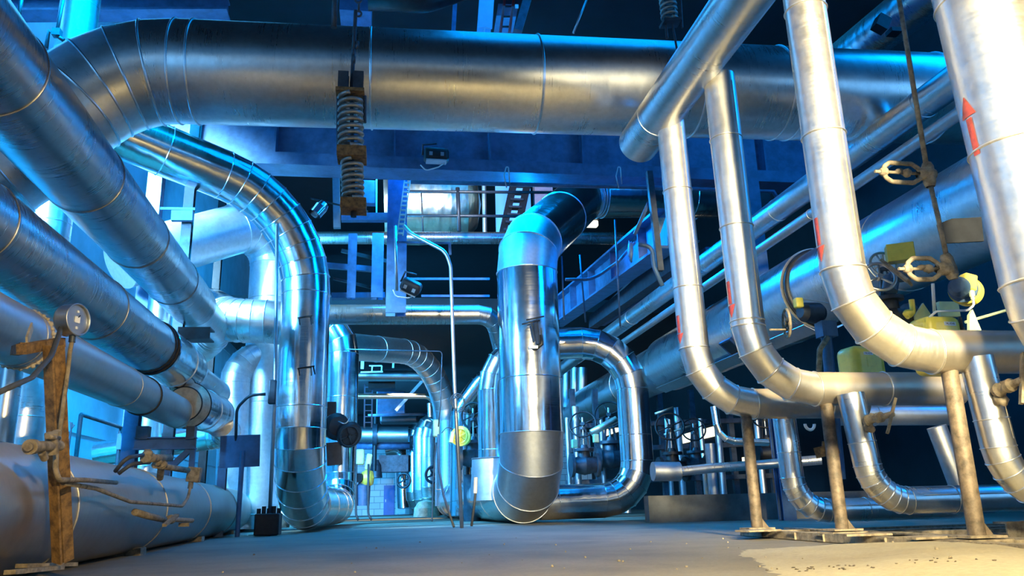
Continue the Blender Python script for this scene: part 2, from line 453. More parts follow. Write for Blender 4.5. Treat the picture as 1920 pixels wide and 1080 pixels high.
# crust of sealant on the joint near the gauge
m = MB(); q = a3+d3*.35
u, v = perp(d3)
for k in range(34):
    an = k*2*PI/34; m.blob(q+(u*math.cos(an)+v*math.sin(an))*(.18*s+.006)+d3*random.uniform(-.008, .008), .012+random.random()*.008, 1, .3)
m.torus(q, d3, .18*s+.002, .01, 40, 6)
m.build('sealant_ring', 'tan', PL3)
f3 = P(352, 758, c3.y-.2)
t = thing('pipe_reducer', 'cream cone between the dull lower left pipe and its wide bright jacket', 'reducer', c3)
o = P(345, 757, c3.y-.2); dd = (P(416, 782, c3.y+2.3)-o).normalized()
m = MB(); m.lathe(o, dd, [(0, .0), (0, .21), (.16, .295), (.2, .295)], 48); m.build('cone', 'tan', t)
m = MB(); m.torus(o+dd*.19, dd, .297, .012, 48, 8); m.torus(o+dd*.02, dd, .215, .014, 48, 8); m.build('joint_band', 'black', t)
m = MB(); m.lathe(o, dd, [(.2, .29), (1.9, .29)], 48); m.build('straight_section', 'chrome', t)
m = MB(); m.lathe(o, dd, [(1.9, .292), (2.05, .28), (2.12, .22), (2.14, 0)], 48); m.build('end_cap', 'chrome', t)
m = MB(); m.torus(o+dd*1.0, dd, .291, .006, 48, 6); m.build('joint_band', 'alu', t)
o2 = P(412, 795, (o+dd*1.9).y); e3 = P(432, 815, o2.y+1.2)
pipe('stub_pipe', 'bright pipe leaving the wide jacket of the lower left pipe and turning left', [o2, e3, e3+Vector((-2.2, .5, -.25))], .2, 'chrome', bend=.45, gores=5)
a4, b4 = V2(0, 953, 243, .66, s), V2(440, 965, 74, .66, s); d4 = (b4-a4).normalized()
a4.z = b4.z = .37; d4 = (b4-a4).normalized()
PL4 = pipe('floor_pipe', 'thick dusty pipe lying along the floor on the left side', [a4-d4*5, b4+d4*2.2], .33*s, 'duststeel', spacing=2.6, first=.98)
for k in range(4):
    q = a4+d4*(-.7+3.2*k)
    m = MB(); m.box((q.x, q.y, .03), (.5, .16, .06))
    solo('pipe_saddle', m, 'dusty', 'steel saddle under the thick floor pipe on the left, %s from the camera' % ['first', 'second', 'third', 'fourth'][k], 'saddle', 'saddles under the floor pipe')

# far left vertical pipe, white pipe etc.
q = P(100, 380, 11); pipe('riser_pipe', 'vertical bright pipe in front of the left wall, behind the slanting pipes', [down(q, 0), down(q, 11)], .26, 'alu', spacing=2.6, first=.6)
q = P(10, 760, 9.4); pipe('riser_pipe', 'slim vertical pipe at the left picture edge, by the left wall', [down(q, 0), down(q, 3.1)], .13, 'alu', spacing=2.2)
q = P(302, 560, 14); pipe('riser_pipe', 'white-lit vertical pipe behind the ends of the left slanting pipes', [down(q, 0), down(q, 4.6)], .2, 'alu', spacing=2.2)

vw = P(512, 640, 15.6)
pipe('white_pipe', 'very bright thick pipe from the left wall, dropping to the floor behind the chrome column', [P(225, 491, 13.6), P(520, 408, 15.6), down(vw, .05)], .47, 'satin', bend=.62, gores=4, spacing=2.0, first=.35)
lq = P(443, 800, 15.2)
pipe('bent_riser_pipe', 'bright curved pipe rising and bending over into the white pipe on the left', [down(lq, .05), P(443, 668, 15.2), P(505, 668, 15.5)], .27, 'satin', bend=.75, gores=6, spacing=1.2, first=.9)
hp = P(440, 603, 14.1)
pipe('cross_pipe', 'horizontal dark-blue pipe passing behind the chrome column on the left', [P(395, 575, 16.5), P(432, 601, 14.1), P(566, 605, 14.1), P(569, 660, 16)], .38, 'alu', bend=.55, gores=5, spacing=0)

# chrome column
yl = 13.05
lpx = P(569, 700, yl)
top = P(577, 393, yl); top.x = lpx.x-.02
bot = down(lpx, .42)
vp2 = P(641, 760, 20.5)
CH = pipe('chrome_column_pipe', 'shiny column pipe left of the aisle with a many-segmented elbow at its top', [P(60, 182, 10.9), top, bot, down(vp2, .43), Vector((vp2.x, 20.5, P(640, 598, 20.5).z)), P(470, 592, 20.5)], .39, 'chrome',
     bend=[1.8, 1.15, .8, .95], gores=[9, 7, 4, 4], spacing=2.35, first=.78)
for qy, dx in ((690, .1), (595, .07)):
    m = MB(); q = P(575, qy, yl-.40)
    m.bar(q+Vector((-.14, 0, -.01)), q+Vector((dx+.02, 0, .03)), .012, .02); m.bar(q+Vector((dx, 0, .03)), q+Vector((dx+.03, 0, -.1)), .012, .02); m.bar(q+Vector((-.12, 0, -.02)), q+Vector((-.1, 0, -.12)), .012, .018)
    m.build('clip', 'black', CH)

# ------------------------------------------------------------------ centre group
yc = 14.6
cx = P(993, 680, yc)
n2 = P(989, 466, yc); n2.x = cx.x
CP = pipe('centre_column_pipe', 'thickest bright vertical pipe in the middle of the hall, mitred at its head and foot', [P(1420, 368, 19), P(1098, 366, 18.4), n2, down(cx, .6), Vector((2.15, 27.5, .58)), Vector((2.15, 30, .58))], .58, 'chrome',
     bend=[.8, .9, 1.0, 1], gores=[3, 2, 3, 1], spacing=2.75, first=.75, elbowmat=['satin', 'satin', 'galv', 'galv'], bead=.011)
# handle set on the centre column
t = thing('drain_valve', 'small black valve with two crossbar handles clamped to the centre column pipe', 'valve', P(1004, 640, yc-.6))
q = P(1004, 632, yc-.66)
for py, dx in ((598, .0), (606, -.08)):
    h = P(1003, py, yc-.78); m = MB(); m.tube([h+Vector((-.16+dx, 0, -.02)), h+Vector((.17+dx, 0, .05))], .014, 8); m.build('handle', 'black', t)
m = MB(); m.bar(P(1004, 600, yc-.7), P(1010, 645, yc-.66), .07, .05); m.bar(P(996, 606, yc-.7), P(1002, 640, yc-.66), .03, .03); m.bar(P(1014, 615, yc-.7), P(1016, 640, yc-.66), .03, .03); m.build('yoke', 'darksteel', t)
m = MB(); m.tube([P(1014, 628, yc-.66), P(1016, 645, yc-.66), P(1006, 653, yc-.64), P(1000, 655, yc-.55)], .035, 10); m.build('body', 'black', t)
m = MB(); m.box(P(1000, 651, yc-.68), (.16, .06, .05)); m.build('tag_plate', 'white', t)

ya = 15.9
cq = P(926, 760, ya+.4); rq = P(1191, 800, ya)
arcz = P(1100, 641, ya).z
pipe('arch_pipe', 'arched pipe rising behind the centre column and coming down on its right side', [down(cq, .5), Vector((cq.x, cq.y, arcz)), Vector((rq.x-.02, ya, arcz)), down(rq, .40), Vector((P(1012, 945, ya).x, ya, .38))], .33, 'chrome',
     bend=[.95, 1.0, .75], gores=[5, 5, 5], spacing=1.55, first=.6)
t = thing('pipe_saddle_collar', 'pale conical collar where the arched pipe meets the floor pipe, left of the centre column', 'collar', down(cq, .4))
z1 = P(920, 858, ya).z
m = MB(); m.lathe(down(cq, .45), (0, 0, 1), [(0, .5), (z1-.45, .46), (z1-.45, .33)], 40); m.build('cone', 'galv', t)
m = MB(); m.torus(down(cq, z1), (0, 0, 1), .46, .015, 40, 6); m.build('rim', 'darksteel', t)
ar = P(838, 800, 29)
ae = P(640, 641, 22.3)
pipe('arch_pipe', 'big blue arched pipe reaching across the aisle and dropping in front of the far pipes', [ae-Vector((1.5, 0, 0)), Vector((ar.x, 29, ae.z+.9)), down(ar, .4)], .42, 'satin', bend=2.5, gores=10, spacing=2.1, first=.96, bead=.008)
cs = P(862, 840, 23)
pipe('bent_riser_pipe', 'short bent pipe rising beside the blue arch and leaving right behind the centre column', [P(962, 690, 22.5), P(905, 713, 23), P(864, 768, 23.2), down(cs, .1)], .29, 'chrome', bend=[.4, .5], gores=[2, 4], spacing=1.6)
hz = P(760, 591, 15.9)
pipe('cross_pipe', 'dirty horizontal pipe spanning the aisle high between the chrome and centre columns', [P(520, 590, 15.9), P(926, 590, 15.9), P(944, 660, 16.4)], .2, 'aludull', bend=.42, gores=3, spacing=1.75)
pipe('cross_pipe', 'long thin dark pipe crossing high behind the centre column head', [P(590, 446, 20), P(1262, 447, 20)], .165, 'aludull', spacing=2.9)
pipe('small_pipe', 'pale tan pipe spanning the far aisle below the blue arch', [P(640, 743, 30), P(806, 743, 30), P(816, 760, 30), P(817, 800, 30)], .1, 'aluwarm', bend=.3, gores=3, bead=0)
pipe('cross_pipe', 'thin blue pipe hanging in the far aisle above the tan pipe', [P(650, 704, 33), P(810, 705, 33)], .22, 'galv', spacing=1.6)

# ------------------------------------------------------------------ right group: headers along the hall
s1 = 1.1
a, b = V2(1700, 460, 168, 1., s1), V2(1067, 776, 56, 1., s1); d = (b-a).normalized()
PR1 = pipe('large_header_pipe', 'thickest blue pipe sloping along the right side behind the upright pipes', [a-d*5, b+d*4], .5*s1, 'alu', spacing=0)
ks = ((V2(1515, 555, 140, 1., s1)-a).dot(d), (V2(1245, 690, 90, 1., s1)-a).dot(d))
m = MB(); m.lathe(a, d, [(ks[0], .5*s1), (ks[0], .5*s1+.075), (ks[1], .5*s1+.075), (ks[1], .5*s1)], 56); m.build('jacket_sleeve', 'alu', PR1)
m = MB()
for k in (.16, .5, .62): m.torus(a+d*(ks[0]+(ks[1]-ks[0])*k), d, .5*s1+.075, .006, 56, 6)
m.torus(a+d*(ks[1]+3.5), d, .5*s1, .008, 56, 6); m.torus(a+d*(ks[0]-2.0), d, .5*s1, .008, 56, 6)
m.build('joint_band', 'alu', PR1)
m = MB(); m.torus(a+d*(ks[0]-.06), d, .5*s1, .05, 56, 8); m.build('gap_ring', 'black', PR1)
# drip plate and hatch on the header
q0, q1 = a+d*(ks[0]-.1), a+d*ks[1]
m = MB(); off = Vector((-.28, 0, -.57*s1)); m.bar(q0+off, q1+off, .24, .012, (0.5, 0, 1)); m.build('drip_plate', 'galv', PR1)
th_, nn = cylhit(1372, 650, a, d, .5*s1+.075); hq = a+d*th_
rot = Matrix((d, nn.cross(d), nn)).transposed(); ro = .5*s1+.075
m = MB(); m.box(hq+nn*(ro-.03), (.42, .26, .1), rot); h = m.build('hatch', 'black', PR1)
m = MB()
for sx, sy, lx, ly in ((0, -.145, .47, .03), (0, .145, .47, .03), (-.225, 0, .03, .31), (.225, 0, .03, .31)): m.box(hq+nn*(ro-.02)+rot@Vector((sx, sy, .0)), (lx, ly, .11), rot)
m.build('hatch_frame', 'bluesteel', h)
s2 = 1.05
a, b = V2(1700, 217, 56, .32, s2), V2(1160, 613, 27.5, .32, s2); d = (b-a).normalized()
pipe('header_pipe', 'blue pipe running along the right side above the thickest blue pipe', [a-d*4, b+d*9], .16*s2, 'alu', spacing=3.1, first=.2)
o = Vector((-.02, 0, -.36))
pipe('header_pipe', 'thin dark-blue pipe hanging just below the blue header pipe on the right', [a-d*4+o, b+o*1.2], .07, 'galv', spacing=4)
tr0, tr1 = P(1800, -60, 10.5), P(1560, 130, 14.5)
TR = pipe('lagged_pipe', 'rough blue lagged pipe slanting behind the overhead pipe at top right', [tr0, tr1], .42, 'aluwrap', spacing=0)
m = MB(); q = P(1652, 45, 11.2); m.box(q, (.22, .2, .26), Matrix.Rotation(.5, 3, 'Y')); m.build('opening', 'black', TR)
m = MB(); q = P(1676, 60, 11.3); m.box(q, (.2, .2, .08)); m.build('opening', 'black', TR)

# ------------------------------------------------------------------ right group: uprights
RU = .137
h0, h1 = V2(1225, 270, 90, .45), V2(1405, 0, 108, .45)
dh = (h1-h0).normalized()
hd = Vector((0.02, -1, .02)).normalized()
hA = P(1259, 218, 7.0); hB = hA + Vector((.0, -1, .04))*1.0
RP1 = pipe('branch_header_pipe', 'scratched pipe coming overhead on the right, two upright pipes hang from it', [hA+Vector((-.16, .62, -.02)), hA+Vector((.12, -6, .2))], .215, 'alu', spacing=2.4, first=.25)
def hdr(y): k = (hA.y+.62-y)/6.62; p0 = hA+Vector((-.16, .62, -.02)); p1 = hA+Vector((.12, -6, .2)); return p0+(p1-p0)*k
def upright(name, label, topz, px0, py0, px1, py1, Y, hx, hy, xend, bands, br=.52):
    a, b = P(px0, py0, Y), P(px1, py1, Y)
    d = (b-a).normalized()
    hzz = P(hx, hy, Y)
    k = (hzz.z-a.z)/d.z; c = a+d*k
    kt = (topz-a.z)/d.z
    t = pipe(name, label, [a+d*kt, c, Vector((xend, Y+.02, hzz.z))], RU, 'aluwarm', bend=br, gores=4, spacing=bands, first=.75, bead=.0065, lastmat='grimy')
    n = Vector((.42, -.9, 0)); n = (n-d*n.dot(d)).normalized()
    m = MB(); m.tube([a+d*(kt+.1)+n*RU, c-d*(br+.02)+n*RU], .0045, 8); m.build('lap_seam', 'aluwarm', t)
    return t
hz_, = (hdr(6.95).z,)
RA = upright('upright_pipe', 'upright pipe under the end of the scratched header, dented, leftmost of the three bending right', hz_-.1, 1258, 240, 1303, 668, 6.95, 1400, 757, P(1620, 760, 6.95).x, .98)
RB = upright('upright_pipe', 'upright pipe hanging from the scratched header with a faint red arrow, second from left', hdr(6.1).z-.1, 1345, 122, 1404, 625, 6.1, 1535, 729, P(1800, 728, 6.1).x, .82)
RC = upright('upright_pipe', 'upright pipe with red down arrow that bends right in front of the yellow actuators', 6.2, 1508, 5, 1581, 510, 4.5, 1740, 659, P(2100, 655, 4.5).x, .95)
rg0, rg1 = P(1836, 0, 3.75), P(1945, 432, 3.75)
d = (rg1-rg0).normalized()
RG = pipe('thick_upright_pipe', 'thickest cream upright pipe with red up arrow at the right picture edge', [rg0-d*1.5, rg1+d*.62, rg1+d*1.2+Vector((1.4, .3, 0))], .245, 'aluwarm', bend=.5, gores=4, spacing=.96, first=.58, bead=.007)

def arrow(parent, a, b, R, px, py0, px1, py1, wpx, mat='redpaint'):
    """painted arrow lying on a round pipe: tail at (px,py0), tip at (px1,py1)"""
    a, b = Vector(a), Vector(b); d = (b-a).normalized()
    t0, n0 = cylhit(px, py0, a, d, R); t1, n1 = cylhit(px1, py1, a, d, R)
    n0 = ((n0+n1)*.5); n0 = (n0-d*n0.dot(d)).normalized(); tv = d.cross(n0)
    L_ = t1-t0; w = abs(L_)*wpx
    m = MB(); K = 8
    def row(t, hw): return [m.bm.verts.new(a+d*t+(n0*math.cos(s_/R)+tv*math.sin(s_/R))*(R+.0035)) for s_ in [hw*(2*i/K-1) for i in range(K+1)]]
    for rows in ([(0, w*.24), (.5, w*.24), (.63, w*.24)], [(.66, w*.62), (.83, w*.33), (1, w*.02)]):
        pr = None
        for f, hw in rows:
            R_ = row(t0+L_*f, hw)
            if pr:
                for i in range(K): m.face((pr[i], pr[i+1], R_[i+1], R_[i]), True)
            pr = R_
    return m.build('flow_arrow', mat, parent)
arrow(RC, P(1508, 5, 4.5), P(1581, 510, 4.5), RU, 1531, 408, 1539, 492, .26)
arrow(RB, P(1345, 122, 6.1), P(1404, 625, 6.1), RU, 1365, 528, 1372, 596, .30)
arrow(RA, P(1258, 240, 6.95), P(1303, 668, 6.95), RU, 1270, 592, 1276, 644, .34)
arrow(RG, rg0, rg1, .245, 1829, 293, 1811, 180, .27)

# lower right pipes
RL = .108
ry = 6.9
def lowpipe(name, label, px0, py0, px1, py1, Y, hx, hy, xend, R, gores, topz=None, zend=0):
    a, b = P(px0, py0, Y), P(px1, py1, Y); d = (b-a).normalized(); c = P(hx, hy, Y); k = (c.z-a.z)/d.z; cc = a+d*k
    t = pipe(name, label, [a-d*.06, cc, Vector((xend, Y+.05, c.z+zend))], R, 'alu', bend=.3, gores=gores, spacing=.62, first=.62)
    n = Vector((.45, -.89, 0)); n = (n-d*n.dot(d)).normalized()
    m = MB(); m.tube([a+n*R, cc-d*.32+n*R], .0035, 8); m.build('lap_seam', 'alu', t)
    m = MB(); m.tube([cc+Vector((.35, -R*.93, R*.36)), Vector((xend-.05, Y+.04-R*.93, c.z+R*.36))], .0035, 8); m.build('lap_seam', 'alu', t)
    return t
lowpipe('low_pipe', 'small pipe dropping under the dented upright pipe and turning right just above the floor', 1470, 782, 1487, 905, 7.05, 1545, 957, P(1800, 940, 7.05).x, .104, 6, zend=.0)
lowpipe('low_pipe', 'small shiny low pipe carrying a bar-handled valve, turning right at floor height', 1598, 752, 1629, 884, 5.9, 1700, 938, P(2050, 930, 5.9).x, .104, 7)
lowpipe('low_pipe', 'small pipe below the thick upright pipe at the right edge, turning right near the floor', 1834, 688, 1875, 850, 4.45, 1960, 925, P(2160, 925, 4.45).x, .098, 6)
# ------------------------------------------------------------------ helpers for fittings
def handwheel(name, c, ax, R, r, mat, parent=None, spokes=4, label=None, group=None):
    c = Vector(c); ax = Vector(ax).normalized(); u, v = perp(ax)
    m = MB(); m.torus(c, ax, R, r, 36, 8)
    for k in range(spokes):
        a = 2*PI*k/spokes+.4; d = u*math.cos(a)+v*math.sin(a); m.tube([c-ax*(r*.5), c+d*R], r*.65, 8)
    m.cyl(c-ax*r*2.2, c+ax*r*1.6, R*.17, 14)
    if parent is not None: return m.build(name, mat, parent)
    return tag(m.build(name, mat), label, 'handwheel', group)
def helix(c0, c1, R, r, turns, n=20):
    c0, c1 = Vector(c0), Vector(c1); d = (c1-c0); u, v = perp(d)
    pts = [c0+d*(i/(turns*n))+(u*math.cos(2*PI*i/n)+v*math.sin(2*PI*i/n))*R for i in range(int(turns*n)+1)]
    return MB().tube(pts, r, 8)
def gate_valve(label, c, sc_, wheel_ax, mat='black', wmat='black', group=None, wheelR=.3):
    """flanged body, bonnet, yoke, stem and wheel; c is the pipe axis point"""
    c = Vector(c); t = thing('gate_valve', label, 'valve', c-Vector((0, 0, .2*sc_)), group)
    m = MB(); m.lathe(c-Vector((.32*sc_, 0, 0)), (1, 0, 0), [(0, 0), (0, .26*sc_), (.07*sc_, .26*sc_), (.07*sc_, .16*sc_), (.32*sc_, .22*sc_), (.57*sc_, .16*sc_), (.57*sc_, .26*sc_), (.64*sc_, .26*sc_), (.64*sc_, 0)], 24); m.build('body', mat, t)
    m = MB(); m.lathe(c, (0, 0, 1), [(.1*sc_, .15*sc_), (.3*sc_, .13*sc_), (.3*sc_, .22*sc_), (.36*sc_, .22*sc_), (.36*sc_, .09*sc_), (.44*sc_, .07*sc_), (.44*sc_, 0)], 20); m.build('bonnet', mat, t)
    m = MB()
    for s_ in (-1, 1): m.bar(c+Vector((s_*.12*sc_, 0, .36*sc_)), c+Vector((s_*.06*sc_, 0, .8*sc_)), .04*sc_, .05*sc_, (0, 1, 0))
    m.cyl(c+Vector((0, 0, .78*sc_)), c+Vector((0, 0, .84*sc_)), .08*sc_, 14); m.build('yoke', mat, t)
    m = MB(); m.cyl(c+Vector((0, 0, .4*sc_)), c+Vector((0, 0, 1.05*sc_)), .025*sc_, 10); m.build('stem', 'galv', t)
    handwheel('handwheel', c+Vector((0, 0, .9*sc_)), wheel_ax, wheelR*sc_, .022*sc_, wmat, t)
    return t
def line(name, label, cat, pts, r, mat, bend=0, group=None, n=10):
    return tag(MB().tube(pts, r, n, bend=bend).build(name, mat), label, cat, group)

# ------------------------------------------------------------------ gauge post on the left
XP = -1.74
pb = PX(120, 1062, XP)
YP = pb.y
t = thing('angle_iron_post', 'rusty angle-iron post carrying the round gauge in front of the thick floor pipe', 'post', pb)
m = MB(); m.bar(PX(107, 1056, XP+.03), PX(90, 648, XP+.03), .062, .012, (-.5, -1, 0)); m.build('web', 'rust', t)
m = MB(); m.bar(PX(128, 1052, XP), PX(110, 648, XP), .066, .012, (1, -.55, 0)); m.build('flange', 'rust', t)
m = MB(); m.bar(PX(40, 655, XP-.05), PX(114, 642, XP-.02), .05, .05); m.bar(PX(28, 658, XP-.3), PX(46, 652, XP-.05), .04, .05); m.build('arm', 'rust', t)
m = MB(); m.bar(PX(50, 640, XP-.3), PX(60, 612, XP-.45), .05, .012, (1, 0, 0)); m.build('clamp_strap', 'tan', t)
m = MB(); m.bar(PX(18, 1073, XP+.02), PX(112, 1064, XP), .05, .02); m.bar(PX(40, 1061, XP-.08), PX(136, 1058, XP-.02), .06, .02); m.build('foot', 'dusty', t)
gc = PX(140, 600, XP+.06); gn = Vector((.93, -.36, .02)).normalized()
t = thing('pressure_gauge', 'round grey pressure gauge on its stem, beside the rusty angle-iron post', 'gauge', gc-Vector((0, 0, .1)))
gr = .086
m = MB(); m.lathe(gc-gn*.062, gn, [(0, 0), (0, gr*.92), (.012, gr), (.085, gr), (.085, gr*.93), (.078, gr*.92)], 40); m.build('case', 'dusty' if False else 'galv', t)
m = MB(); m.torus(gc+gn*.023, gn, gr*.965, .005, 40, 8); m.build('bezel', 'galv', t)
m = MB(); m.lathe(gc+gn*.014, gn, [(0, gr*.92), (.0015, 0)], 40); dial = m.build('dial', 'galv', t)
gu, gv = perp(gn); up_ = Vector((0, 0, 1)); sd = up_.cross(gn).normalized()
rot = Matrix((sd, up_, gn)).transposed()
m = MB(); m.box(gc+gn*.018, (.034, .034, .003), rot); m.build('dial_plate', 'white', dial)
m = MB(); m.box(gc+gn*.018+up_*.044, (.012, .012, .003), rot); m.build('mark', 'white', dial)
m = MB(); m.box(gc+gn*.018-up_*.044, (.012, .014, .003), rot); m.build('mark', 'white', dial)
m = MB(); m.bar(gc+gn*.022+up_*.012, gc+gn*.022+up_*.026+sd*.012, .004, .003); m.build('needle', 'ink', dial)
m = MB(); m.cyl(gc-Vector((0, 0, gr-.005)), gc-Vector((0, 0, gr+.035)), .017, 6); m.build('socket', 'darksteel', t)
m = MB(); s0 = gc-Vector((0, 0, gr+.03)); m.tube([s0, s0-Vector((.004, 0, .05)), PX(128, 690, XP+.03), PX(110, 822, XP+.05)], .011, 10, bend=.08); m.build('stem', 'dusty', t)
line('cable', 'grey rubber cable looping from behind the gauge down to the left picture edge', 'cable', [PX(116, 606, XP-.02), PX(110, 630, XP+.06), PX(96, 668, XP+.1), PX(60, 708, XP+.14), PX(-30, 748, XP+.2)], .0125, 'rubber', .25)
# valve on the post
t = thing('needle_valve', 'small dusty valve across the rusty gauge post, above the floor pipe', 'valve', PX(95, 850, XP+.08))
m = MB(); a, b = PX(52, 838, XP+.08), PX(112, 836, XP+.08); d = (b-a).normalized(); ln = (b-a).length
m.lathe(a, d, [(0, 0), (0, .02), (.02, .02), (.02, .035), (.06, .035), (.06, .026), (ln, .026), (ln, 0)], 16); m.build('body', 'dusty', t)
m = MB(); m.cyl(PX(96, 812, XP+.08), PX(98, 850, XP+.08), .03, 12); m.build('bonnet', 'dusty', t)
m = MB(); m.cyl(PX(106, 808, XP+.07), PX(108, 830, XP+.07), .02, 10); m.build('bonnet', 'dusty', t)
m = MB(); m.tube([PX(88, 818, XP+.1), PX(110, 822, XP+.1)], .012, 8); m.build('handle', 'dusty', t)
m = MB(); m.cyl(PX(78, 848, XP+.08), PX(84, 860, XP+.08), .018, 10); m.build('plug', 'dusty', t)
line('impulse_tube', 'dusty bent tube running from the post valve to the right, ending free', 'tube', [PX(105, 850, XP+.06), PX(104, 880, XP+.07), PX(110, 900, XP+.08), PX(160, 900, XP+.08), PX(218, 905, XP+.0)], .0135, 'dusty', .05)
line('impulse_tube', 'long dusty tube sagging from the post along the floor pipe up to a small box', 'tube', [PX(118, 905, XP+.06), PX(180, 916, XP), PX(245, 941, XP), PX(342, 949, XP), PX(353, 932, XP), PX(358, 908, XP)], .0125, 'dusty', .12)
q = PX(364, 890, XP)
t = thing('junction_block', 'small square dusty block at the upper end of the long sagging tube', 'box', q-Vector((0, 0, .06)))
m = MB(); m.box(q, (.11, .09, .13), Matrix.Rotation(.1, 3, 'Y'), .008); m.build('body', 'dusty', t)
m = MB(); m.cyl(q-Vector((.02, 0, .06)), q-Vector((.025, 0, .12)), .022, 10); m.build('gland', 'dusty', t)
t = thing('manifold_valve', 'dusty twin valve manifold standing on top of the thick floor pipe', 'valve', PX(300, 890, XP))
m = MB(); m.tube([PX(290, 872, XP-.02), PX(352, 882, XP-.02)], .024, 10); m.tube([PX(270, 860, XP), PX(318, 858, XP)], .03, 10); m.build('body', 'dusty', t)
m = MB()
for q in ((276, 851), (285, 858), (296, 866), (305, 872)): m.blob(PX(*q, XP), .034, 2, .2)
m.build('bonnet', 'dusty', t)
m = MB(); m.cyl(PX(303, 870, XP), PX(300, 896, XP-.06), .026, 10); m.build('nozzle', 'dusty', t)
m = MB(); m.tube([PX(216, 884, XP-.12), PX(236, 858, XP-.04), PX(268, 853, XP)], .014, 8, bend=.1); m.build('tube', 'rubber', t)
m = MB(); m.tube([PX(222, 888, XP-.12), PX(246, 870, XP-.04), PX(280, 867, XP)], .014, 8, bend=.1); m.build('tube', 'rubber', t)
t = thing('drain_cock', 'dusty drain cock sticking out low from the side of the floor pipe', 'valve', PX(300, 985, XP+.02))
m = MB(); m.tube([PX(252, 960, XP-.05), PX(280, 968, XP), PX(308, 974, XP+.04)], .024, 10); m.build('stub', 'dusty', t)
m = MB(); m.blob(PX(320, 974, XP+.05), .04, 2, .15); m.cyl(PX(325, 974, XP+.05), PX(360, 976, XP+.05), .02, 10); m.build('body', 'dusty', t)
m = MB(); m.bar(PX(308, 985, XP+.08), PX(332, 966, XP+.08), .03, .02); m.build('handle', 'dusty', t)
m = MB(); m.box(PX(345, 984, XP+.06), (.08, .03, .03)); m.build('tag_plate', 'dusty', t)
m = MB(); q = down(P(503, 980, 12.3), 0); m.box(q+Vector((.0, 0, .16)), (.34, .35, .3), None, .02)
for k in range(5): m.cyl(q+Vector((-.14+.07*k, 0, .28)), q+Vector((-.14+.07*k, 0, .38+.03*(k%2))), .03, 8)
solo('pump_block', m, 'black', 'black oily block at the foot of the chrome column, by the floor pipe', 'pump')

# ------------------------------------------------------------------ steelwork on the left
def column(name, label, px, py0, py1, Y, wpx, mat='bluesteel', z0=0, cat='column', group=None, hz=None):
    q = P(px, (py0+py1)/2, Y); z1 = hz if hz else P(px, py0, Y).z; zb = z0 if z0 is not None else P(px, py1, Y).z
    w = wpx/1500*Y
    m = MB(); m.ibeam(Vector((q.x, Y, zb)), Vector((q.x, Y, z1)), w, w*.9, w*.09, w*.07, (0, 1, 0))
    return solo(name, m, mat, label, cat, group)
column('steel_column', 'pale blue steel column against the left wall, between the slanting pipes', 291, 250, 480, 14.6, 26, hz=9)
column('steel_column', 'dark slim steel column in front of the white pipe at left', 349, 300, 600, 12.2, 18, 'darksteel', hz=7.2)
column('steel_column', 'black steel column just left of the curved white-lit pipe', 405, 480, 600, 17, 13, 'black', hz=7)
column('steel_column', 'blue steel column behind the end of the lower slanting pipe', 245, 760, 900, 11.2, 24, 'bluesteel', hz=2.0)
m = MB(); q = P(345, 405, 12); m.bar(P(322, 405, 12), P(362, 405, 12), .08, .16); m.bar(P(300, 391, 12.05), P(366, 392, 12.05), .03, .04)
solo('bracket', m, 'bluesteel', 'short bracket clamped to the dark slim column at left', 'bracket')
m = MB(); a, b = P(338, 628, 11.0), P(398, 628, 11.0); m.channel(a, b, .28, .16, .02)
solo('pipe_bracket', m, 'black', 'black channel bracket under the end of the upper slanting pipe', 'bracket')
t = thing('pipe_stand', 'blue braced steel frame under the bright pipe ends on the left', 'frame', P(310, 900, 10.6))
yb = 10.6
m = MB(); m.ibeam(P(252, 832, yb), P(368, 831, yb), .14, .15, .015, .012); m.build('beam', 'bluesteel', t)
m = MB(); m.bar(P(364, 836, yb), P(305, 890, yb), .07, .07); m.build('brace', 'bluesteel', t)
for x in (318, 362):
    m = MB(); q = P(x, 840, yb); m.bar(q, down(q, 0), .06, .06, (0, 1, 0)); m.build('leg', 'bluesteel', t)
m = MB(); q = P(269, 812, yb); m.box(q, (.14, .14, .16)); m.build('shoe', 'darksteel', t)
m = MB(); q = P(359, 812, yb); m.box(q, (.10, .14, .16)); m.build('shoe', 'darksteel', t)
t = thing('handrail', 'dark handrail with two posts in front of the bright blue left wall', 'handrail', down(P(150, 860, 12), 0))
a, b = P(152, 777, 12), P(238, 805, 13.4)
m = MB(); m.tube([a, b], .028, 10); m.build('top_rail', 'darksteel', t)
for q in (a, P(227, 801, 13.2)):
    m = MB(); m.cyl(q, down(q, 0), .03, 10); m.build('post', 'darksteel', t)
m = MB(); q = P(226, 828, 13.2); m.box(q, (.09, .08, .24)); m.build('switch_box', 'bluesteel', t)
t = thing('marker_flag', 'tiny triangular flag on a thin stake before the left wall', 'flag', down(P(135, 860, 12.5), 0))
q = P(135, 792, 12.5); m = MB(); m.cyl(q, down(q, 0), .012, 6); m.build('stake', 'darksteel', t)
m = MB(); m.prism([P(130, 790, 12.5), P(140, 797, 12.5), P(132, 808, 12.5)], (0, .015, 0)); m.build('pennant', 'darksteel', t)
t = thing('switchboard', 'dark square panel on a thin post left of the chrome column', 'panel', down(P(455, 930, 12.4), 0))
m = MB(); m.box(P(450, 846, 12.4), (.56, .05, .46), Matrix.Rotation(-.03, 3, 'Y')); m.build('plate', 'bluesteel', t)
m = MB(); q = P(455, 845, 12.33); m.cyl(q, down(q, 0), .035, 10); m.build('post', 'bluesteel', t)
q = P(417, 868, 12.2)
column('steel_column', 'short blue steel post carrying the dark square panel', 417, 850, 925, 12.6, 14, 'bluesteel', hz=1.0)
t = thing('conduit', 'thin vertical conduit with a flat junction box, tight to the left of the chrome column', 'conduit', P(513, 950, 12.3))
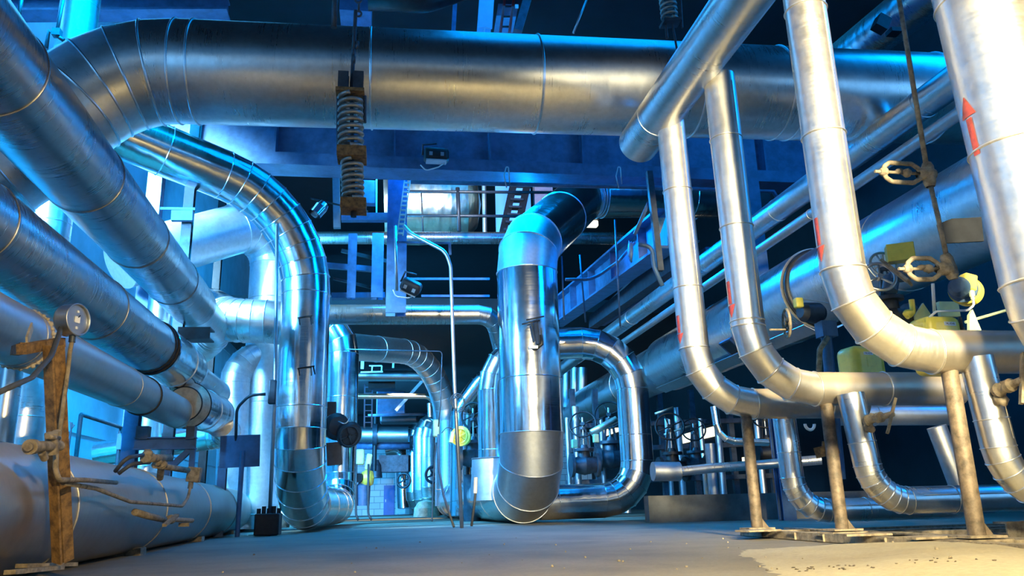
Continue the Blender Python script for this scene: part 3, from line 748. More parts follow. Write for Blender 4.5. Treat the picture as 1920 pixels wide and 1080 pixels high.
m = MB(); m.tube([P(520, 420, 12.3), P(517, 640, 12.3), P(515, 760, 12.3), down(P(508, 930, 12.3), 0)], .028, 10); m.build('tube', 'galv', t)
m = MB(); m.box(P(511, 735, 12.2), (.11, .1, .36), None, .02); m.build('junction_box', 'darksteel', t)
m = MB(); m.tube([P(498, 739, 12.2), P(468, 741, 12.2), P(444, 765, 12.3), P(442, 830, 12.4)], .022, 8, bend=.2); m.build('branch_tube', 'darksteel', t)
for pts, lab in (([P(44, -20, 9), P(34, 36, 9)], 'thin hanger rod at the extreme top left corner'), ([P(124, -25, 10), P(106, 62, 10)], 'thin hanger rod holding a small frame over the overhead elbow')):
    line('hanger_rod', lab, 'rod', pts, .022, 'darksteel')
m = MB(); m.tube([P(86, 92, 10), P(92, 58, 10), P(120, 76, 10)], .03, 8); m.box(P(107, 62, 10), (.1, .1, .1)); solo('pipe_hanger', m, 'darksteel', 'small angled hanger frame above the overhead elbow at left', 'frame')
m = MB(); m.ibeam(P(-120, 14, 12.4), P(428, 12, 12.4), .35, .34, .04, .03); solo('steel_beam', m, 'bluesteel', 'stained blue steel beam at the top left corner', 'beam')

# ------------------------------------------------------------------ main cross beam and things on it
yb = 13.9
zb = P(700, 303, yb).z; zt = P(700, 325, yb).z
x0, x1 = P(270, 300, yb).x, P(1560, 300, yb).x
t = thing('cross_beam', 'deep blue plate girder crossing the hall behind the overhead pipe', 'beam', ((x0+x1)/2, yb, zt))
m = MB(); m.box(((x0+x1)/2, yb, zb+1.0), (x1-x0, .03, 2.0)); m.build('web', 'bluesteel', t)
m = MB(); m.box(((x0+x1)/2, yb, (zb+zt)/2), (x1-x0, .55, zb-zt)); m.build('bottom_flange', 'bluesteel', t)
for x in (360, 520, 740, 916, 1086, 1250, 1420):
    q = P(x, 265, yb); m = MB(); m.box((q.x, yb-.13, zb+1.0), (.03, .25, 2.0)); m.build('stiffener', 'bluesteel', t)
yf = 13.4
def floodlight(label, c, ax, tilt, w=.44):
    c = Vector(c); t = thing('floodlight', label, 'lamp', c-Vector((0, 0, .15)))
    R_ = Matrix.Rotation(tilt, 3, 'Y') @ Matrix.Rotation(ax, 3, 'X')
    m = MB(); m.box(c, (w, .26, .24), R_, .07); m.build('housing', 'black', t)
    m = MB(); m.box(c+R_@Vector((0, -.02, -.125)), (w*.8, .2, .02), R_); m.build('glass', 'lens', t)
    for s_ in (-.22, .22):
        m = MB(); m.box(c+R_@Vector((s_*w, -.13, -.02)), (.06, .02, .07), R_); m.build('clip', 'galv', t)
    m = MB(); m.tube([c+R_@Vector((-w/2-.02, 0, 0)), c+R_@Vector((-w/2-.02, 0, .2)), c+R_@Vector((0, 0, .24))], .02, 8); m.build('yoke', 'darksteel', t)
    m = MB(); m.tube([c+R_@Vector((w*.35, 0, -.12)), c+R_@Vector((w*.1, 0, -.22)), c+R_@Vector((-.18, 0, -.3)), c+R_@Vector((-.28, 0, -.2))], .012, 6, bend=.08); m.build('lead', 'white', t)
    return t
floodlight('black floodlight fixed under the plate girder, above the foil duct', P(818, 292, yf), 0, .02, .46)
floodlight('black tilted floodlight with pale glass beside the central steel column', P(771, 537, 14.2), .5, .45, .38)
t = thing('conduit', 'long thin bluish conduit crossing below the plate girder to the right', 'conduit', P(1000, 348, 12.7))
m = MB(); m.tube([P(770, 341, 12.7), P(1235, 352, 12.7), P(1450, 359, 12.7), P(1458, 372, 12.7)], .037, 10); m.build('tube', 'bluesteel', t)
for x in (950, 1160):
    m = MB(); m.tube([P(x, 352, 12.66), P(x-5, 330, 12.66), P(x+2, 300, 12.66), P(x+6, 345, 12.66)], .012, 6, bend=.05); m.build('hook', 'galv', t)
column('steel_column', 'central blue steel column under the plate girder, left of the lamp pole', 744, 322, 590, 15.2, 38, 'bluesteel', z0=None, hz=P(744, 320, 15.2).z)
t = thing('cable_ladder', 'tan perforated cable strip running down beside the central steel column', 'cable tray', P(748, 440, 14.6))
a, b = P(766, 322, 14.6), P(750, 442, 14.6)
for o in (-.055, .055):
    m = MB(); m.bar(a+Vector((o, 0, 0)), b+Vector((o, 0, 0)), .022, .04, (0, 1, 0)); m.build('side_rail', 'tan', t)
for k in range(14):
    q = a+(b-a)*((k+.5)/14); m = MB(); m.box(q, (.1, .03, .035)); m.build('rung', 'tan', t)
t = thing('pipe_hanger', 'pale blue hanging channel frame behind the big spring hanger', 'frame', P(665, 410, 15.6))
yq = 15.6
m = MB(); m.bar(P(630, 330, yq), P(632, 428, yq), .14, .1, (0, 1, 0)); m.build('upright', 'galv', t)
m = MB(); m.channel(P(640, 408, yq), P(728, 408, yq), .15, .16, .02); m.build('beam', 'bluesteel', t)
m = MB(); m.box(P(680, 362, yq+.1), (.55, .2, .5)); m.build('box', 'bluesteel', t)
m = MB(); m.bar(P(706, 330, yq), P(706, 402, yq), .03, .05, (0, 1, 0)); m.build('strap', 'wall', t)
line('lamp_pole', 'pale thin bent pole dropping to the floor between the chrome and centre columns', 'pole', [P(758, 424, 14.2), P(770, 438, 14.0), P(836, 472, 13.7), P(845, 500, 13.7), P(852, 720, 13.7), down(P(866, 985, 13.7), 0)], .033, 'galv', .35)
line('lamp_pole', 'slim straight pole beside the central steel column, carrying the tilted floodlight', 'pole', [P(741, 424, 14.3), P(744, 545, 14.3)], .03, 'galv')
m = MB(); m.bar(P(741, 454, 14.3), P(842, 456, 14.3), .05, .03); m.bar(P(843, 455, 14.3), P(844, 478, 14.3), .05, .03, (0, 1, 0)); solo('pole_bracket', m, 'bluesteel', 'thin blue arm joining the straight pole and the bent lamp pole', 'bracket')

# spring hangers
def nut(c, r, h): return MB().cyl(Vector(c)-Vector((0, 0, h/2)), Vector(c)+Vector((0, 0, h/2)), r, 6)
yh = 6.75
t = thing('spring_hanger', 'big double coil spring hanger on a chain in front of the overhead pipe', 'hanger', P(661, 400, yh))
k_ = yh/1500*1.05
tp, c1, mid, c2, bt = P(657, 182, yh), P(658, 280, yh), P(660, 291, yh), P(662, 376, yh), P(663, 387, yh)
m = helix(tp, c1, 21*k_, 4.6*k_, 8); m.build('upper_spring', 'springs', t)
m = helix(P(660, 303, yh), c2, 18*k_, 4.2*k_, 7); m.build('lower_spring', 'springs', t)
m = MB(); m.box(P(657, 177, yh), (54*k_, 46*k_, 7*k_)); m.build('top_plate', 'rust', t)
m = MB(); m.box(mid, (54*k_, 48*k_, 20*k_)); m.build('middle_plate', 'rust', t)
m = MB(); m.box(bt, (47*k_, 44*k_, 20*k_)); m.build('bottom_plate', 'rust', t)
for x in (644, 672):
    q = P(x, 156, yh); m = MB(); m.channel(q-Vector((0, 0, 21*k_)), q+Vector((0, 0, 21*k_)), 20*k_, 22*k_, .012, (0, 1, 0), 1 if x < 660 else -1); m.build('channel', 'darksteel', t)
m = MB(); m.cyl(P(667, 20, yh), P(659, 172, yh), 4*k_, 10); m.cyl(P(659, 172, yh), P(663, 405, yh), 4*k_, 10); m.build('rod', 'darksteel', t)
for q0, q1 in (((634, 182), (634, 288)), ((684, 180), (684, 230))):
    m = MB(); m.cyl(P(*q0, yh), P(*q1, yh), 3.4*k_, 8); m.build('side_rod', 'darksteel', t)
for q in ((663, 100), (668, 85), (664, 112)):
    m = MB(); m.torus(P(*q, yh), (1, .6*(q[1] % 2), 0), 7*k_, 2.6*k_, 18, 8); m.build('shackle', 'darksteel', t)
m = nut(P(663, 402, yh), 6*k_, 10*k_); m.build('nut', 'black', t)
for k in range(5):
    q = P(672+.6*(k % 2), 4+13*k-30, yh); m = MB(); m.torus(q, (1, .1, 0) if k % 2 else (.1, 1, 0), 6*k_, 2.2*k_, 18, 8); m.build('chain_link', 'darksteel', t)
line('pipe_stub', 'dark hanging rod end left of the chain, above the overhead pipe', 'rod', [P(630, -40, 6.9), P(626, 52, 6.9)], .028, 'darksteel')
yh = 7.5; k_ = yh/1500*1.1
t = thing('spring_hanger', 'small coil spring hanger at the top edge, its rod reaching the overhead pipe', 'hanger', P(1272, 110, yh))
m = helix(P(1250, -16, yh), P(1256, 38, yh), 15*k_, 3.2*k_, 6); m.build('spring', 'springs', t)
m = MB(); m.box(P(1257, 43, yh), (38*k_, 30*k_, 6*k_), Matrix.Rotation(-.15, 3, 'Y')); m.build('plate', 'darksteel', t)
m = MB(); m.cyl(P(1248, 44, yh), P(1251, 72, yh), 3*k_, 8); m.build('bolt', 'darksteel', t)
m = MB(); m.cyl(P(1276, 0, yh), P(1279, 52, yh), 2.6*k_, 8); m.build('side_rod', 'darksteel', t)
m = MB(); m.cyl(P(1261, 46, yh), P(1272, 108, yh), 2.4*k_, 8); m.build('rod', 'darksteel', t)
m = MB(); m.blob(P(1271, 110, yh+.05), .04, 1, .1); m.build('clamp', 'darksteel', t)

# ------------------------------------------------------------------ upper middle background
t = thing('walkway_railing', 'black railing of an upper walkway in front of the foil-wrapped tank', 'handrail', P(880, 432, 18.5))
for y in (360, 405):
    m = MB(); m.tube([P(760, y-1, 18.5), P(1040, y+1, 18.5)], .04, 8); m.build('rail', 'black', t)
for x in (858, 790, 1000):
    m = MB(); m.tube([P(x, 352 if x == 858 else 360, 18.5), P(x+3, 434, 18.5)], .05 if x == 858 else .02, 8); m.build('post', 'black', t)
t = thing('foil_tank', 'big foil-wrapped tank seen beyond the upper walkway railing', 'tank', P(830, 440, 21.5))
a, b = P(720, 385, 21.5), P(880, 383, 21.5); d = (b-a).normalized()
ln = (b-a).length
m = MB(); m.lathe(a, d, [(0, 0), (0, 1.12), (ln*.4, 1.15), (ln*.75, 1.12)], 24); m.build('shell', 'foil', t)
m = MB(); m.lathe(a, d, [(ln*.75, 1.12), (ln*.95, 1.0), (ln*1.08, .7), (ln*1.14, 0)], 24); m.build('end_cap', 'foil', t)
q = P(908, 380, 20.6); pipe('riser_pipe', 'slim cream vertical pipe at the right end of the foil-wrapped tank', [P(909, 440, 20.6), P(907, 322, 20.6)], .06, 'aluwarm', seg=16)
m = MB(); m.box(P(1018, 368, 22), (.55, .3, 1.5)); solo('wall_panel', m, 'mauve', 'pale upright panel beyond the head of the centre column', 'panel')
t = thing('steel_stair', 'black steel stair seen between the foil-wrapped tank and the centre column', 'stair', P(955, 435, 22.5))
for o in (0, 26):
    m = MB(); m.bar(P(942+o, 440, 22.5), P(968+o, 322, 22.5), .06, .22, (1, 0, 0)); m.build('stringer', 'black', t)
for k in range(8):
    m = MB(); q = P(944+3.1*k, 432-14*k, 22.5); q2 = P(968+3.1*k, 432-14*k, 22.5); m.box((q+q2)/2, ((q2-q).length, .25, .06)); m.build('tread', 'darksteel', t)
m = MB(); m.box(P(962, 375, 25), (1.2, .05, 2.4)); struct('window_1', m, 'windowblue', 'bluish window behind the steel stair')
q = P(742, 500, 16.5)
for (p0, p1, w, h, mt, lab) in [
    ((600, 497), (700, 505), .10, .12, 'bluesteel', 'thin steel rail sloping left of the central steel column'),
    ((640, 470), (735, 492), .05, .08, 'black', 'black brace sloping down to the central steel column'),
    ((625, 522), (720, 545), .05, .06, 'black', 'lower black brace left of the central steel column'),
    ((622, 556), (722, 555), .22, .12, 'bluesteel', 'bluish steel beam just above the dirty cross pipe, left part'),
    ((760, 523), (918, 523), .04, .05, 'bluesteel', 'thin blue rail in the dark, right of the tilted floodlight'),
    ((790, 555), (918, 555), .04, .05, 'bluesteel', 'lower thin blue rail in the dark above the dirty cross pipe')]:
    m = MB(); m.bar(P(*p0, 17), P(*p1, 17), w, h); solo('steel_bar', m, mt, lab, 'beam')
for x, y0, y1, Y, lab in ((660, 440, 560, 16.6, 'left'), (708, 440, 560, 16.8, 'right')):
    column('steel_column', 'slim steel column under the long thin cross pipe, %s one of two' % lab, x, y0, y1, Y, 22 if x > 700 else 16, 'bluesteel', z0=None)
t = thing('vent_stub', 'small shiny domed pipe end behind the segmented elbow of the chrome column', 'pipe', P(598, 400, 15.2))
m = MB(); m.lathe(P(590, 402, 15.2), Vector((.5, .2, .8)), [(0, .13), (.2, .14), (.3, .11), (.34, 0)], 24); m.build('dome', 'chrome', t)
m = MB(); m.cyl(P(582, 372, 15.3), P(690, 397, 15.3), .02, 8); m.build('stay_rod', 'black', t)

# upper right background steel
t = thing('walkway_beam', 'blue I-beam running away along the hall, right of the centre column head', 'beam', P(1045, 590, 23))
a, b = P(1042, 590, 23), P(1252, 428, 13.2)
m = MB(); m.ibeam(a, b, .42, .75, .05, .03); m.build('girder', 'bluesteel', t)
for k in range(5):
    q = a+(b-a)*(.08+.2*k); m = MB(); m.box(q, (.38, .03, .66)); m.build('stiffener', 'bluesteel', t)
m = MB(); m.channel(P(1112, 604, 22), P(1300, 468, 13), .25, .35, .03); solo('cable_tray', m, 'darksteel', 'dark cable tray sloping above the blue header pipe', 'cable tray')
m = MB(); m.channel(P(1130, 604, 22), P(1330, 474, 13), .12, .22, .03); solo('cable_tray', m, 'bluesteel', 'narrow blue tray beside the dark cable tray, right of the centre column', 'cable tray')
for x0_, y0_, x1_, y1_, Y, lab in ((1153, 412, 1163, 612, 13.2, 'thin drop rod right of the centre column head, longest of three'), (1087, 478, 1098, 604, 14.2, 'thin drop rod between the centre column and the walkway beam'), (1053, 480, 1058, 600, 14.3, 'thin rod tight against the right side of the centre column')):
    line('hanger_rod', lab, 'rod', [P(x0_, y0_, Y), P(x1_, y1_, Y)], .016, 'bluesteel')
t = thing('drop_post', 'dark steel post hanging behind the dented upright pipe', 'post', P(1236, 505, 11))
m = MB(); m.bar(P(1217, 322, 11), P(1238, 508, 11), .09, .09, (0, 1, 0)); m.build('bar', 'darksteel', t)
m = MB(); m.tube([P(1196, 458, 11), P(1222, 462, 11), P(1226, 500, 11), P(1242, 536, 11)], .035, 8, bend=.2); m.build('conduit', 'bluesteel', t)
m = MB(); m.bar(P(1190, 440, 11.2), P(1216, 380, 11.2), .05, .05); solo('brace', m, 'bluesteel', 'short diagonal brace behind the drop post', 'brace')
line('cable', 'blue cable swinging from the long cross pipe to the walkway beam', 'cable', [P(1190, 455, 14), P(1160, 490, 14), P(1125, 515, 14), P(1105, 524, 14), P(1060, 524, 14)], .03, 'bluesteel', .5)
m = MB(); m.blob(P(1182, 470, 13.9), (.06, .06, .2), 2, .25); solo('cable_bundle', m, 'bluesteel', 'small knotted bundle hanging from the long cross pipe', 'bundle')
for px, py, w, lab in ((1110, 420, .38, 'glowing strip lamp under the dark pipe behind the centre column head'), (1146, 505, .72, 'glowing cream strip lamp in the dark, right of the centre column')):
    q = P(px, py, 24); t = thing('strip_lamp', lab, 'lamp', q-Vector((0, 0, .1)))
    m = MB(); m.box(q+Vector((0, 0, .16)), (w*1.05, .3, .08)); m.build('housing', 'darksteel', t)
    m = MB(); m.box(q, (w, .25, .2), None, .05); m.build('tube', 'tubelight', t)
column('steel_column', 'pale blue steel column behind the second upright pipe', 1410, 260, 470, 12.5, 26, 'bluesteel', hz=7.5)
m = MB(); m.prism([P(1226, 408, 13), P(1248, 408, 13), P(1238, 438, 13)], (0, .05, 0)); solo('gusset', m, 'tan', 'small tan triangular gusset left of the dented upright pipe', 'bracket')

# above the overhead pipe
m = MB(); m.box(P(668, 8, 14.5), (.62, .6, .7)); solo('duct_box', m, 'bluesteel', 'blue box above the overhead pipe by the hanger chain', 'box')
line('black_duct', 'black rough pipe at the top edge above the overhead pipe', 'pipe', [P(690, 2, 11.5), P(800, 6, 11.5), P(905, -30, 11.8)], .16, 'black', .4, n=16)
m = MB(); m.ibeam(P(908, 60, 17), P(915, -40, 17), .34, .4, .05, .03, (0, 1, 0)); solo('steel_column', m, 'wall', 'light blue upright at the top edge left of the red ladder', 'column')
m = MB(); m.bar(P(850, 60, 17), P(856, -40, 17), .1, .1, (0, 1, 0)); solo('steel_column', m, 'bluesteel', 'thin blue upright at the top edge, above the overhead pipe', 'column')
t = thing('ladder', 'red caged ladder against a mauve panel at the top edge', 'ladder', P(945, 60, 17.5))
for o in (0, 17):
    m = MB(); m.tube([P(938+o, 62, 17.4), P(950+o, -30, 17.4)], .035, 8); m.build('side_rail', 'red', t)
for k in range(5):
    m = MB(); m.tube([P(940+2.4*k, 50-19*k, 17.45), P(956+2.4*k, 50-19*k, 17.45)], .025, 8); m.build('rung', 'black', t)
m = MB(); m.prism([P(926, 60, 17.8), P(962, 60, 17.8), P(980, -30, 17.8), P(940, -30, 17.8)], (0, .04, 0)); m.build('back_panel', 'mauve', t)
m = MB(); m.box(P(969, 12, 17.3), (.08, .03, .11)); m.build('tag_plate', 'white', t)
m = MB(); m.bar(P(970, 62, 16.8), P(1000, -40, 16.8), .2, .3, (0, 1, 0)); solo('steel_bar', m, 'darksteel', 'dark slanting upright right of the red ladder', 'beam')
line('hanger_rod', 'pale slanting rod above the overhead pipe at the top edge', 'rod', [P(1075, 62, 11), P(1104, -10, 11)], .02, 'galv')
# ------------------------------------------------------------------ far aisle
t = thing('flanged_pipe', 'big dark flanged pipe crossing low at the far end of the aisle', 'pipe', P(715, 830, 44))
a, b = P(655, 815, 44), P(765, 815, 44)
m = MB(); m.cyl(a, b, .42, 24); m.build('straight_section', 'galv', t)
q = P(703, 815, 44); m = MB(); m.cyl(q-Vector((.12, 0, 0)), q+Vector((.12, 0, 0)), .58, 24); m.build('flange', 'darksteel', t)
m = MB(); m.cyl(q+Vector((0, 0, .4)), q+Vector((0, 0, 1.1)), .12, 12); m.build('stem', 'black', t)
m = MB(); m.cyl(q-Vector((0, 0, 1.9)), q-Vector((0, 0, .4)), .12, 12); m.build('stem', 'black', t)
line('far_pipe', 'thinner dark-blue pipe just under the big flanged pipe in the far aisle', 'pipe', [P(655, 836, 44.5), P(768, 836, 44.5)], .2, 'bluesteel', n=16)
m = MB(); m.box(P(738, 870, 46), (1.6, 1.2, .9)); m.lathe(P(705, 880, 45.5), (0, 0, 1), [(-.45, .35), (.2, .3), (.5, .15)], 16); solo('fan_housing', m, 'darksteel', 'dark fan housing above the blockwork wall at the end of the aisle', 'machine')
m = MB(); m.box(P(733, 757, 36), (1.25, .8, 1.0), None, .04); solo('duct_box', m, 'bluesteel', 'square blue-grey duct box hanging in the far aisle under the tan pipe', 'box')
m = MB(); m.box(P(748, 787, 37), (1.7, 1.0, .35), None, .1); solo('duct_box', m, 'black', 'flat black duct under the square blue-grey duct box', 'box')
m = MB(); m.box(P(716, 725, 34), (1.1, 1.0, .28)); solo('duct_box', m, 'black', 'black flat box between the thin blue pipe and the tan pipe in the far aisle', 'box')
m = MB(); m.bar(P(794, 712, 33), P(742, 770, 33), .12, .14, (0, 1, 0)); solo('brace', m, 'galv', 'diagonal pale brace behind the tan pipe in the far aisle', 'brace')
m = MB()
line('far_pipe', 'slim horizontal pipe below the duct box in the far aisle', 'pipe', [P(690, 779, 35), P(812, 776, 35)], .06, 'bluesteel')
t = thing('cage_frame', 'small cream frame with posts under the left part of the blue arch', 'frame', P(700, 700, 31))
for x, y0, y1, w in ((680, 670, 692, .12), (738, 671, 690, .08), (698, 686, 698, .05), (716, 686, 698, .05)):
    m = MB(); m.bar(P(x, y0, 31), P(x-1, y1, 31), w, .08, (0, 1, 0)); m.build('post', 'aluwarm', t)
m = MB(); m.bar(P(676, 698, 31), P(718, 697, 31), .05, .05); m.bar(P(692, 686, 31), P(716, 686, 31), .05, .05); m.build('rail', 'aluwarm', t)
t = thing('wall_ladder', 'pale blue ladder rack standing behind the second riser of the chrome pipe', 'ladder', P(693, 800, 34))
for x in (684, 698):
    m = MB(); m.bar(P(x, 720, 34), P(x-1, 802, 34), .06, .06, (0, 1, 0)); m.build('side_rail', 'bluesteel', t)
for k in range(7):
    m = MB(); m.bar(P(684, 726+11*k, 34), P(698, 726+11*k, 34), .04, .04); m.build('rung', 'bluesteel', t)
# three far risers along the right side of the aisle
for k, (px, Y, ty, dia, lab) in enumerate(((775, 46, 792, .82, 'farthest'), (790, 41, 788, .82, 'middle'), (806, 36, 786, .8, 'nearest'))):
    q = P(px, 880, Y); tz = P(px, ty, Y).z
    pipe('far_riser_pipe', 'bright upright pipe on the right of the far aisle, %s of the row of three' % lab, [down(q+Vector((2.2, .2, 0)), tz), down(q, tz), down(q, .42), down(q+Vector((1.2, 1.5, 0)), .42)], dia/2, 'alu' if k else 'chrome', bend=.8, gores=4, spacing=1.7, bead=.012, group='row of far risers', seg=28, elbowmat=None)
m = MB(); a = P(800, 930, 35); m.lathe(down(a, .0), (0, 0, 1), [(0, .55), (.35, .52), (.6, .35), (.7, 0)], 20); solo('lagged_mound', m, 'tan', 'tan lagged base at the foot of the far upright pipes', 'base')
handwheel('handwheel', P(757, 901, 40), (-.4, -1, 0), .33, .06, 'black', label='black handwheel beside the farthest upright pipe in the aisle')
handwheel('handwheel', P(811, 890, 33), (-.6, -1, 0), .3, .06, 'darksteel', label='dark handwheel at the base of the nearest far upright pipe')
ph = P(742, 800, 48)
pipe('far_riser_pipe', 'flared bright elbow pipe above the blue door at the end of the aisle', [P(722, 846, 50), P(752, 838, 50), down(P(757, 900, 50), .4)], .42, 'chrome', bend=1.4, gores=4, bead=0, seg=24)
m = MB(); m.box(P(751, 945, 50), (.55, .4, 1.1)); solo('switch_cabinet', m, 'wall', 'small pale cabinet right of the blue door', 'cabinet')
# yellow-green actuators by the aisle
t = thing('electric_actuator', 'pale yellow-green actuator on a stand, left side of the far aisle', 'actuator', PZ(676, 980, 0))
Ya = 26
m = MB(); m.box(P(675, 857, Ya), (.27, .3, .48), None, .06); m.build('housing', 'greenish', t)
m = MB(); m.box(P(691, 866, Ya), (.18, .25, .5), Matrix.Rotation(.15, 3, 'Y'), .05); m.build('motor', 'greenish', t)
m = MB(); m.lathe(P(680, 897, Ya), (1, -.3, 0), [(0, 0), (0, .2), (.12, .26), (.3, .22), (.36, 0)], 24); m.build('gearbox', 'yellow', t)
m = MB(); m.lathe(P(676, 896, Ya-.15), (-.6, -1, 0), [(0, .14), (.12, .14), (.12, 0)], 20); m.build('cap', 'black', t)
m = MB(); q = P(680, 920, Ya); m.lathe(q, (0, 0, 1), [(-.45, .22), (.15, .24), (.2, .15), (.35, .12)], 20); m.build('valve_body', 'bluesteel', t)
for x0_, x1_ in ((667, 672), (690, 697)):
    m = MB(); m.tube([P(x0_+1, 870, Ya-.3), P(x0_, 930, Ya-.3), P(x0_+.5, 965, Ya-.3), down(P(x1_, 980, Ya-.3), .03)], .035, 8, bend=.3); m.build('cable', 'rubber', t)
t = thing('electric_actuator', 'yellow drum actuator with spoked face beside the bent riser, right of the aisle', 'actuator', P(866, 840, 19.5))
Ya = 19.5
m = MB(); c = P(864, 818, Ya); ax = Vector((-.35, -1, .05)).normalized(); m.lathe(c, ax, [(-.25, 0), (-.25, .2), (0, .24), (.05, .24), (.05, .17), (.0, .15), (.0, 0)], 32); m.build('drum', 'yellow', t)
handwheel('spoked_face', c+ax*.05, ax, .17, .02, 'yellow', t, 6)
m = MB(); m.box(P(847, 820, Ya), (.1, .2, .27), Matrix.Rotation(.2, 3, 'Y'), .02); m.build('terminal_box', 'greenish', t)
m = MB(); m.tube([P(850, 805, Ya-.1), P(838, 800, Ya-.1), P(828, 812, Ya-.1)], .012, 6, bend=.1); m.build('cable', 'rubber', t)
t = thing('electric_actuator', 'tall pale green actuator box in front of the blue arched pipe foot', 'actuator', P(818, 825, 27))
m = MB(); m.box(P(818, 803, 26.5), (.22, .3, .56), None, .05); m.build('housing', 'greenish', t)
m = MB(); m.tube([P(808, 790, 26.4), P(798, 786, 26.4), P(795, 800, 26.4)], .03, 8, bend=.1); m.build('conduit', 'white', t)
m = MB(); m.cyl(P(805, 756, 27), P(806, 782, 27), .08, 10); m.build('cap', 'aluwarm', t)
line('cable', 'dark blue cable trailing from the pale green actuator down to the floor', 'cable', [P(822, 815, 15), P(823, 880, 14.6), P(832, 930, 14.2), down(P(851, 982, 13.8), .02)], .02, 'rubber', .8)
line('cable', 'thin black cable hanging at the right edge of the aisle', 'cable', [P(818, 830, 22), P(812, 900, 22), down(P(810, 980, 21), .02)], .02, 'rubber', .8)
line('cable', 'black hose dropping beside the conical collar left of the centre column', 'cable', [P(893, 905, 13.9), P(890, 940, 13.9), down(P(884, 984, 13.9), .02)], .022, 'rubber', .4)
m = MB(); m.cyl(P(892, 895, 13.9), P(891, 925, 13.9), .035, 10); solo('hose_nozzle', m, 'white', 'pale hose end above the black hose by the conical collar', 'nozzle')
m = MB()
for k in range(3): m.torus(P(858+k, 752+3*k, 13.6), (.3+.2*k, -1, .1), .13, .008, 24, 6)
solo('cable_coil', m, 'bluesteel', 'loop of thin cable hung on the bent lamp pole', 'cable')
line('capillary_tube', 'thin dark line stretched across the blue arched pipe and down beside it', 'tube', [P(650, 655, 19), P(826, 659, 19), P(829, 664, 19), P(826, 760, 19), P(822, 800, 19)], .014, 'darksteel', .1)
gate_valve('dark valve with upright wheel behind the bent riser, left of the centre column', P(888, 858, 20), 1.15, (-.5, -1, 0), 'darksteel', 'black', wheelR=.27)
m = MB(); q = P(884, 890, 20.2); m.cyl(down(q, 0), q, .2, 16); solo('valve_pedestal', m, 'darksteel', 'dark round pedestal under the valve left of the centre column', 'pedestal')
# motor valve on the second chrome riser
t = thing('motor_valve', 'black bulky motor valve in front of the second riser of the chrome pipe', 'valve', P(640, 840, 17.5))
Yv = 17
m = MB(); m.lathe(P(628, 800, Yv), (.5, -1, -.1), [(-.2, 0), (-.2, .24), (.1, .28), (.18, .2), (.2, 0)], 24); m.build('motor', 'black', t)
m = MB(); m.lathe(P(648, 812, Yv), (.6, -1, -.3), [(-.2, 0), (-.2, .2), (.2, .27), (.28, .22), (.3, 0)], 24); m.build('gearbox', 'black', t)
m = MB(); m.box(P(622, 768, Yv), (.18, .2, .3)); m.build('terminal_box', 'black', t)
m = MB(); m.bar(P(626, 830, Yv), P(628, 872, Yv), .3, .2, (0, 1, 0)); m.build('column', 'black', t)
handwheel('handwheel', P(655, 818, Yv-.3), (.6, -1, -.3), .2, .018, 'black', t)
m = MB(); m.tube([P(634, 790, Yv-.3), P(648, 796, Yv-.3), P(655, 785, Yv-.3)], .012, 6, bend=.1); m.build('cable', 'galv', t)

# ------------------------------------------------------------------ right side: posts, frame, sand
posts = []
for k, (x0_, y0_, x1_, y1_, Y, r, lab) in enumerate(((1409, 785, 1420, 992, 6.95, .05, 'brown pipe post under the dented upright pipe, farthest of three'), (1552, 760, 1580, 1001, 6.1, .05, 'brown pipe post under the second upright pipe, in front of the low pipe elbow'), (1786, 695, 1834, 1014, 4.5, .05, 'stained brown pipe post nearest the camera, under the down-arrow pipe'))):
    a, b = P(x0_, y0_, Y), P(x1_, y1_, Y); a = Vector((b.x, Y, 1.16)); b.z = .085
    t = thing('support_post', lab, 'post', b-Vector((0, 0, .03)), 'brown support posts')
    m = MB(); m.cyl(b, a, r, 24); m.build('tube', 'post', t)
    m = MB(); m.box(b-Vector((0, 0, .0)), (.24, .2, .014)); m.build('base_plate', 'dusty', t)
    m = MB(); m.box(b-Vector((0, 0, .022)), (.3, .22, .014), Matrix.Rotation(.05, 3, 'Z')); m.build('packing_plate', 'dusty', t)
    m = MB(); m.prism([b+Vector((r, 0, .005)), b+Vector((r+.06, 0, .005)), b+Vector((r, 0, .09))], (0, .012, 0)); m.build('rib', 'post', t)
    posts.append(b)
px_ = posts[1].x
for nm, X, lab in ((0, px_-.19, 'long dusty channel in the floor frame, on the aisle side of the brown posts'), (1, px_+.25, 'long dusty channel in the floor frame, behind the brown posts')):
    m = MB(); m.channel(Vector((X, 3.4, .035)), Vector((X, 7.5, .035)), .09, .06, .012, side=1 if nm else -1); solo('floor_channel', m, 'dusty', lab, 'beam', 'floor frame channels')
for k, y in enumerate((7.05, 6.45, 6.0, 5.2, 4.45)):
    m = MB(); m.channel(Vector((px_-.25, y, .034)), Vector((px_+3.2, y, .034)), .1, .055, .012, side=1); solo('floor_channel', m, 'dusty', ['dusty crosswise floor channel under the farthest brown post', 'dusty crosswise channel between the farthest and middle brown posts', 'dusty crosswise floor channel under the middle brown post', 'dusty crosswise channel between the middle and nearest brown posts', 'dusty crosswise floor channel under the nearest brown post'][k], 'beam', 'floor frame channels')
for X, y, r_, lab in ((px_-.42, 6.7, .2, 'flat dusty plate lying at the far left corner of the floor frame'), (px_-.25, 5.4, -.1, 'flat dusty plate lying on the floor frame beside the middle post'), (px_-.22, 4.75, .1, 'flat dusty plate lying on the floor frame near the sand drift')):
    m = MB(); m.box((X, y, .076), (.32, .2, .014), Matrix.Rotation(r_, 3, 'Z')); solo('steel_plate', m, 'dusty', lab, 'plate')
m = MB(); m.channel(Vector((3.9, 4.9, .1)), Vector((7, 4.95, .1)), .12, .1, .014, side=1); solo('floor_channel', m, 'dusty', 'raised channel on the floor under the low pipes at right', 'beam', 'floor frame channels')
m = MB()
from mathutils import noise as mn
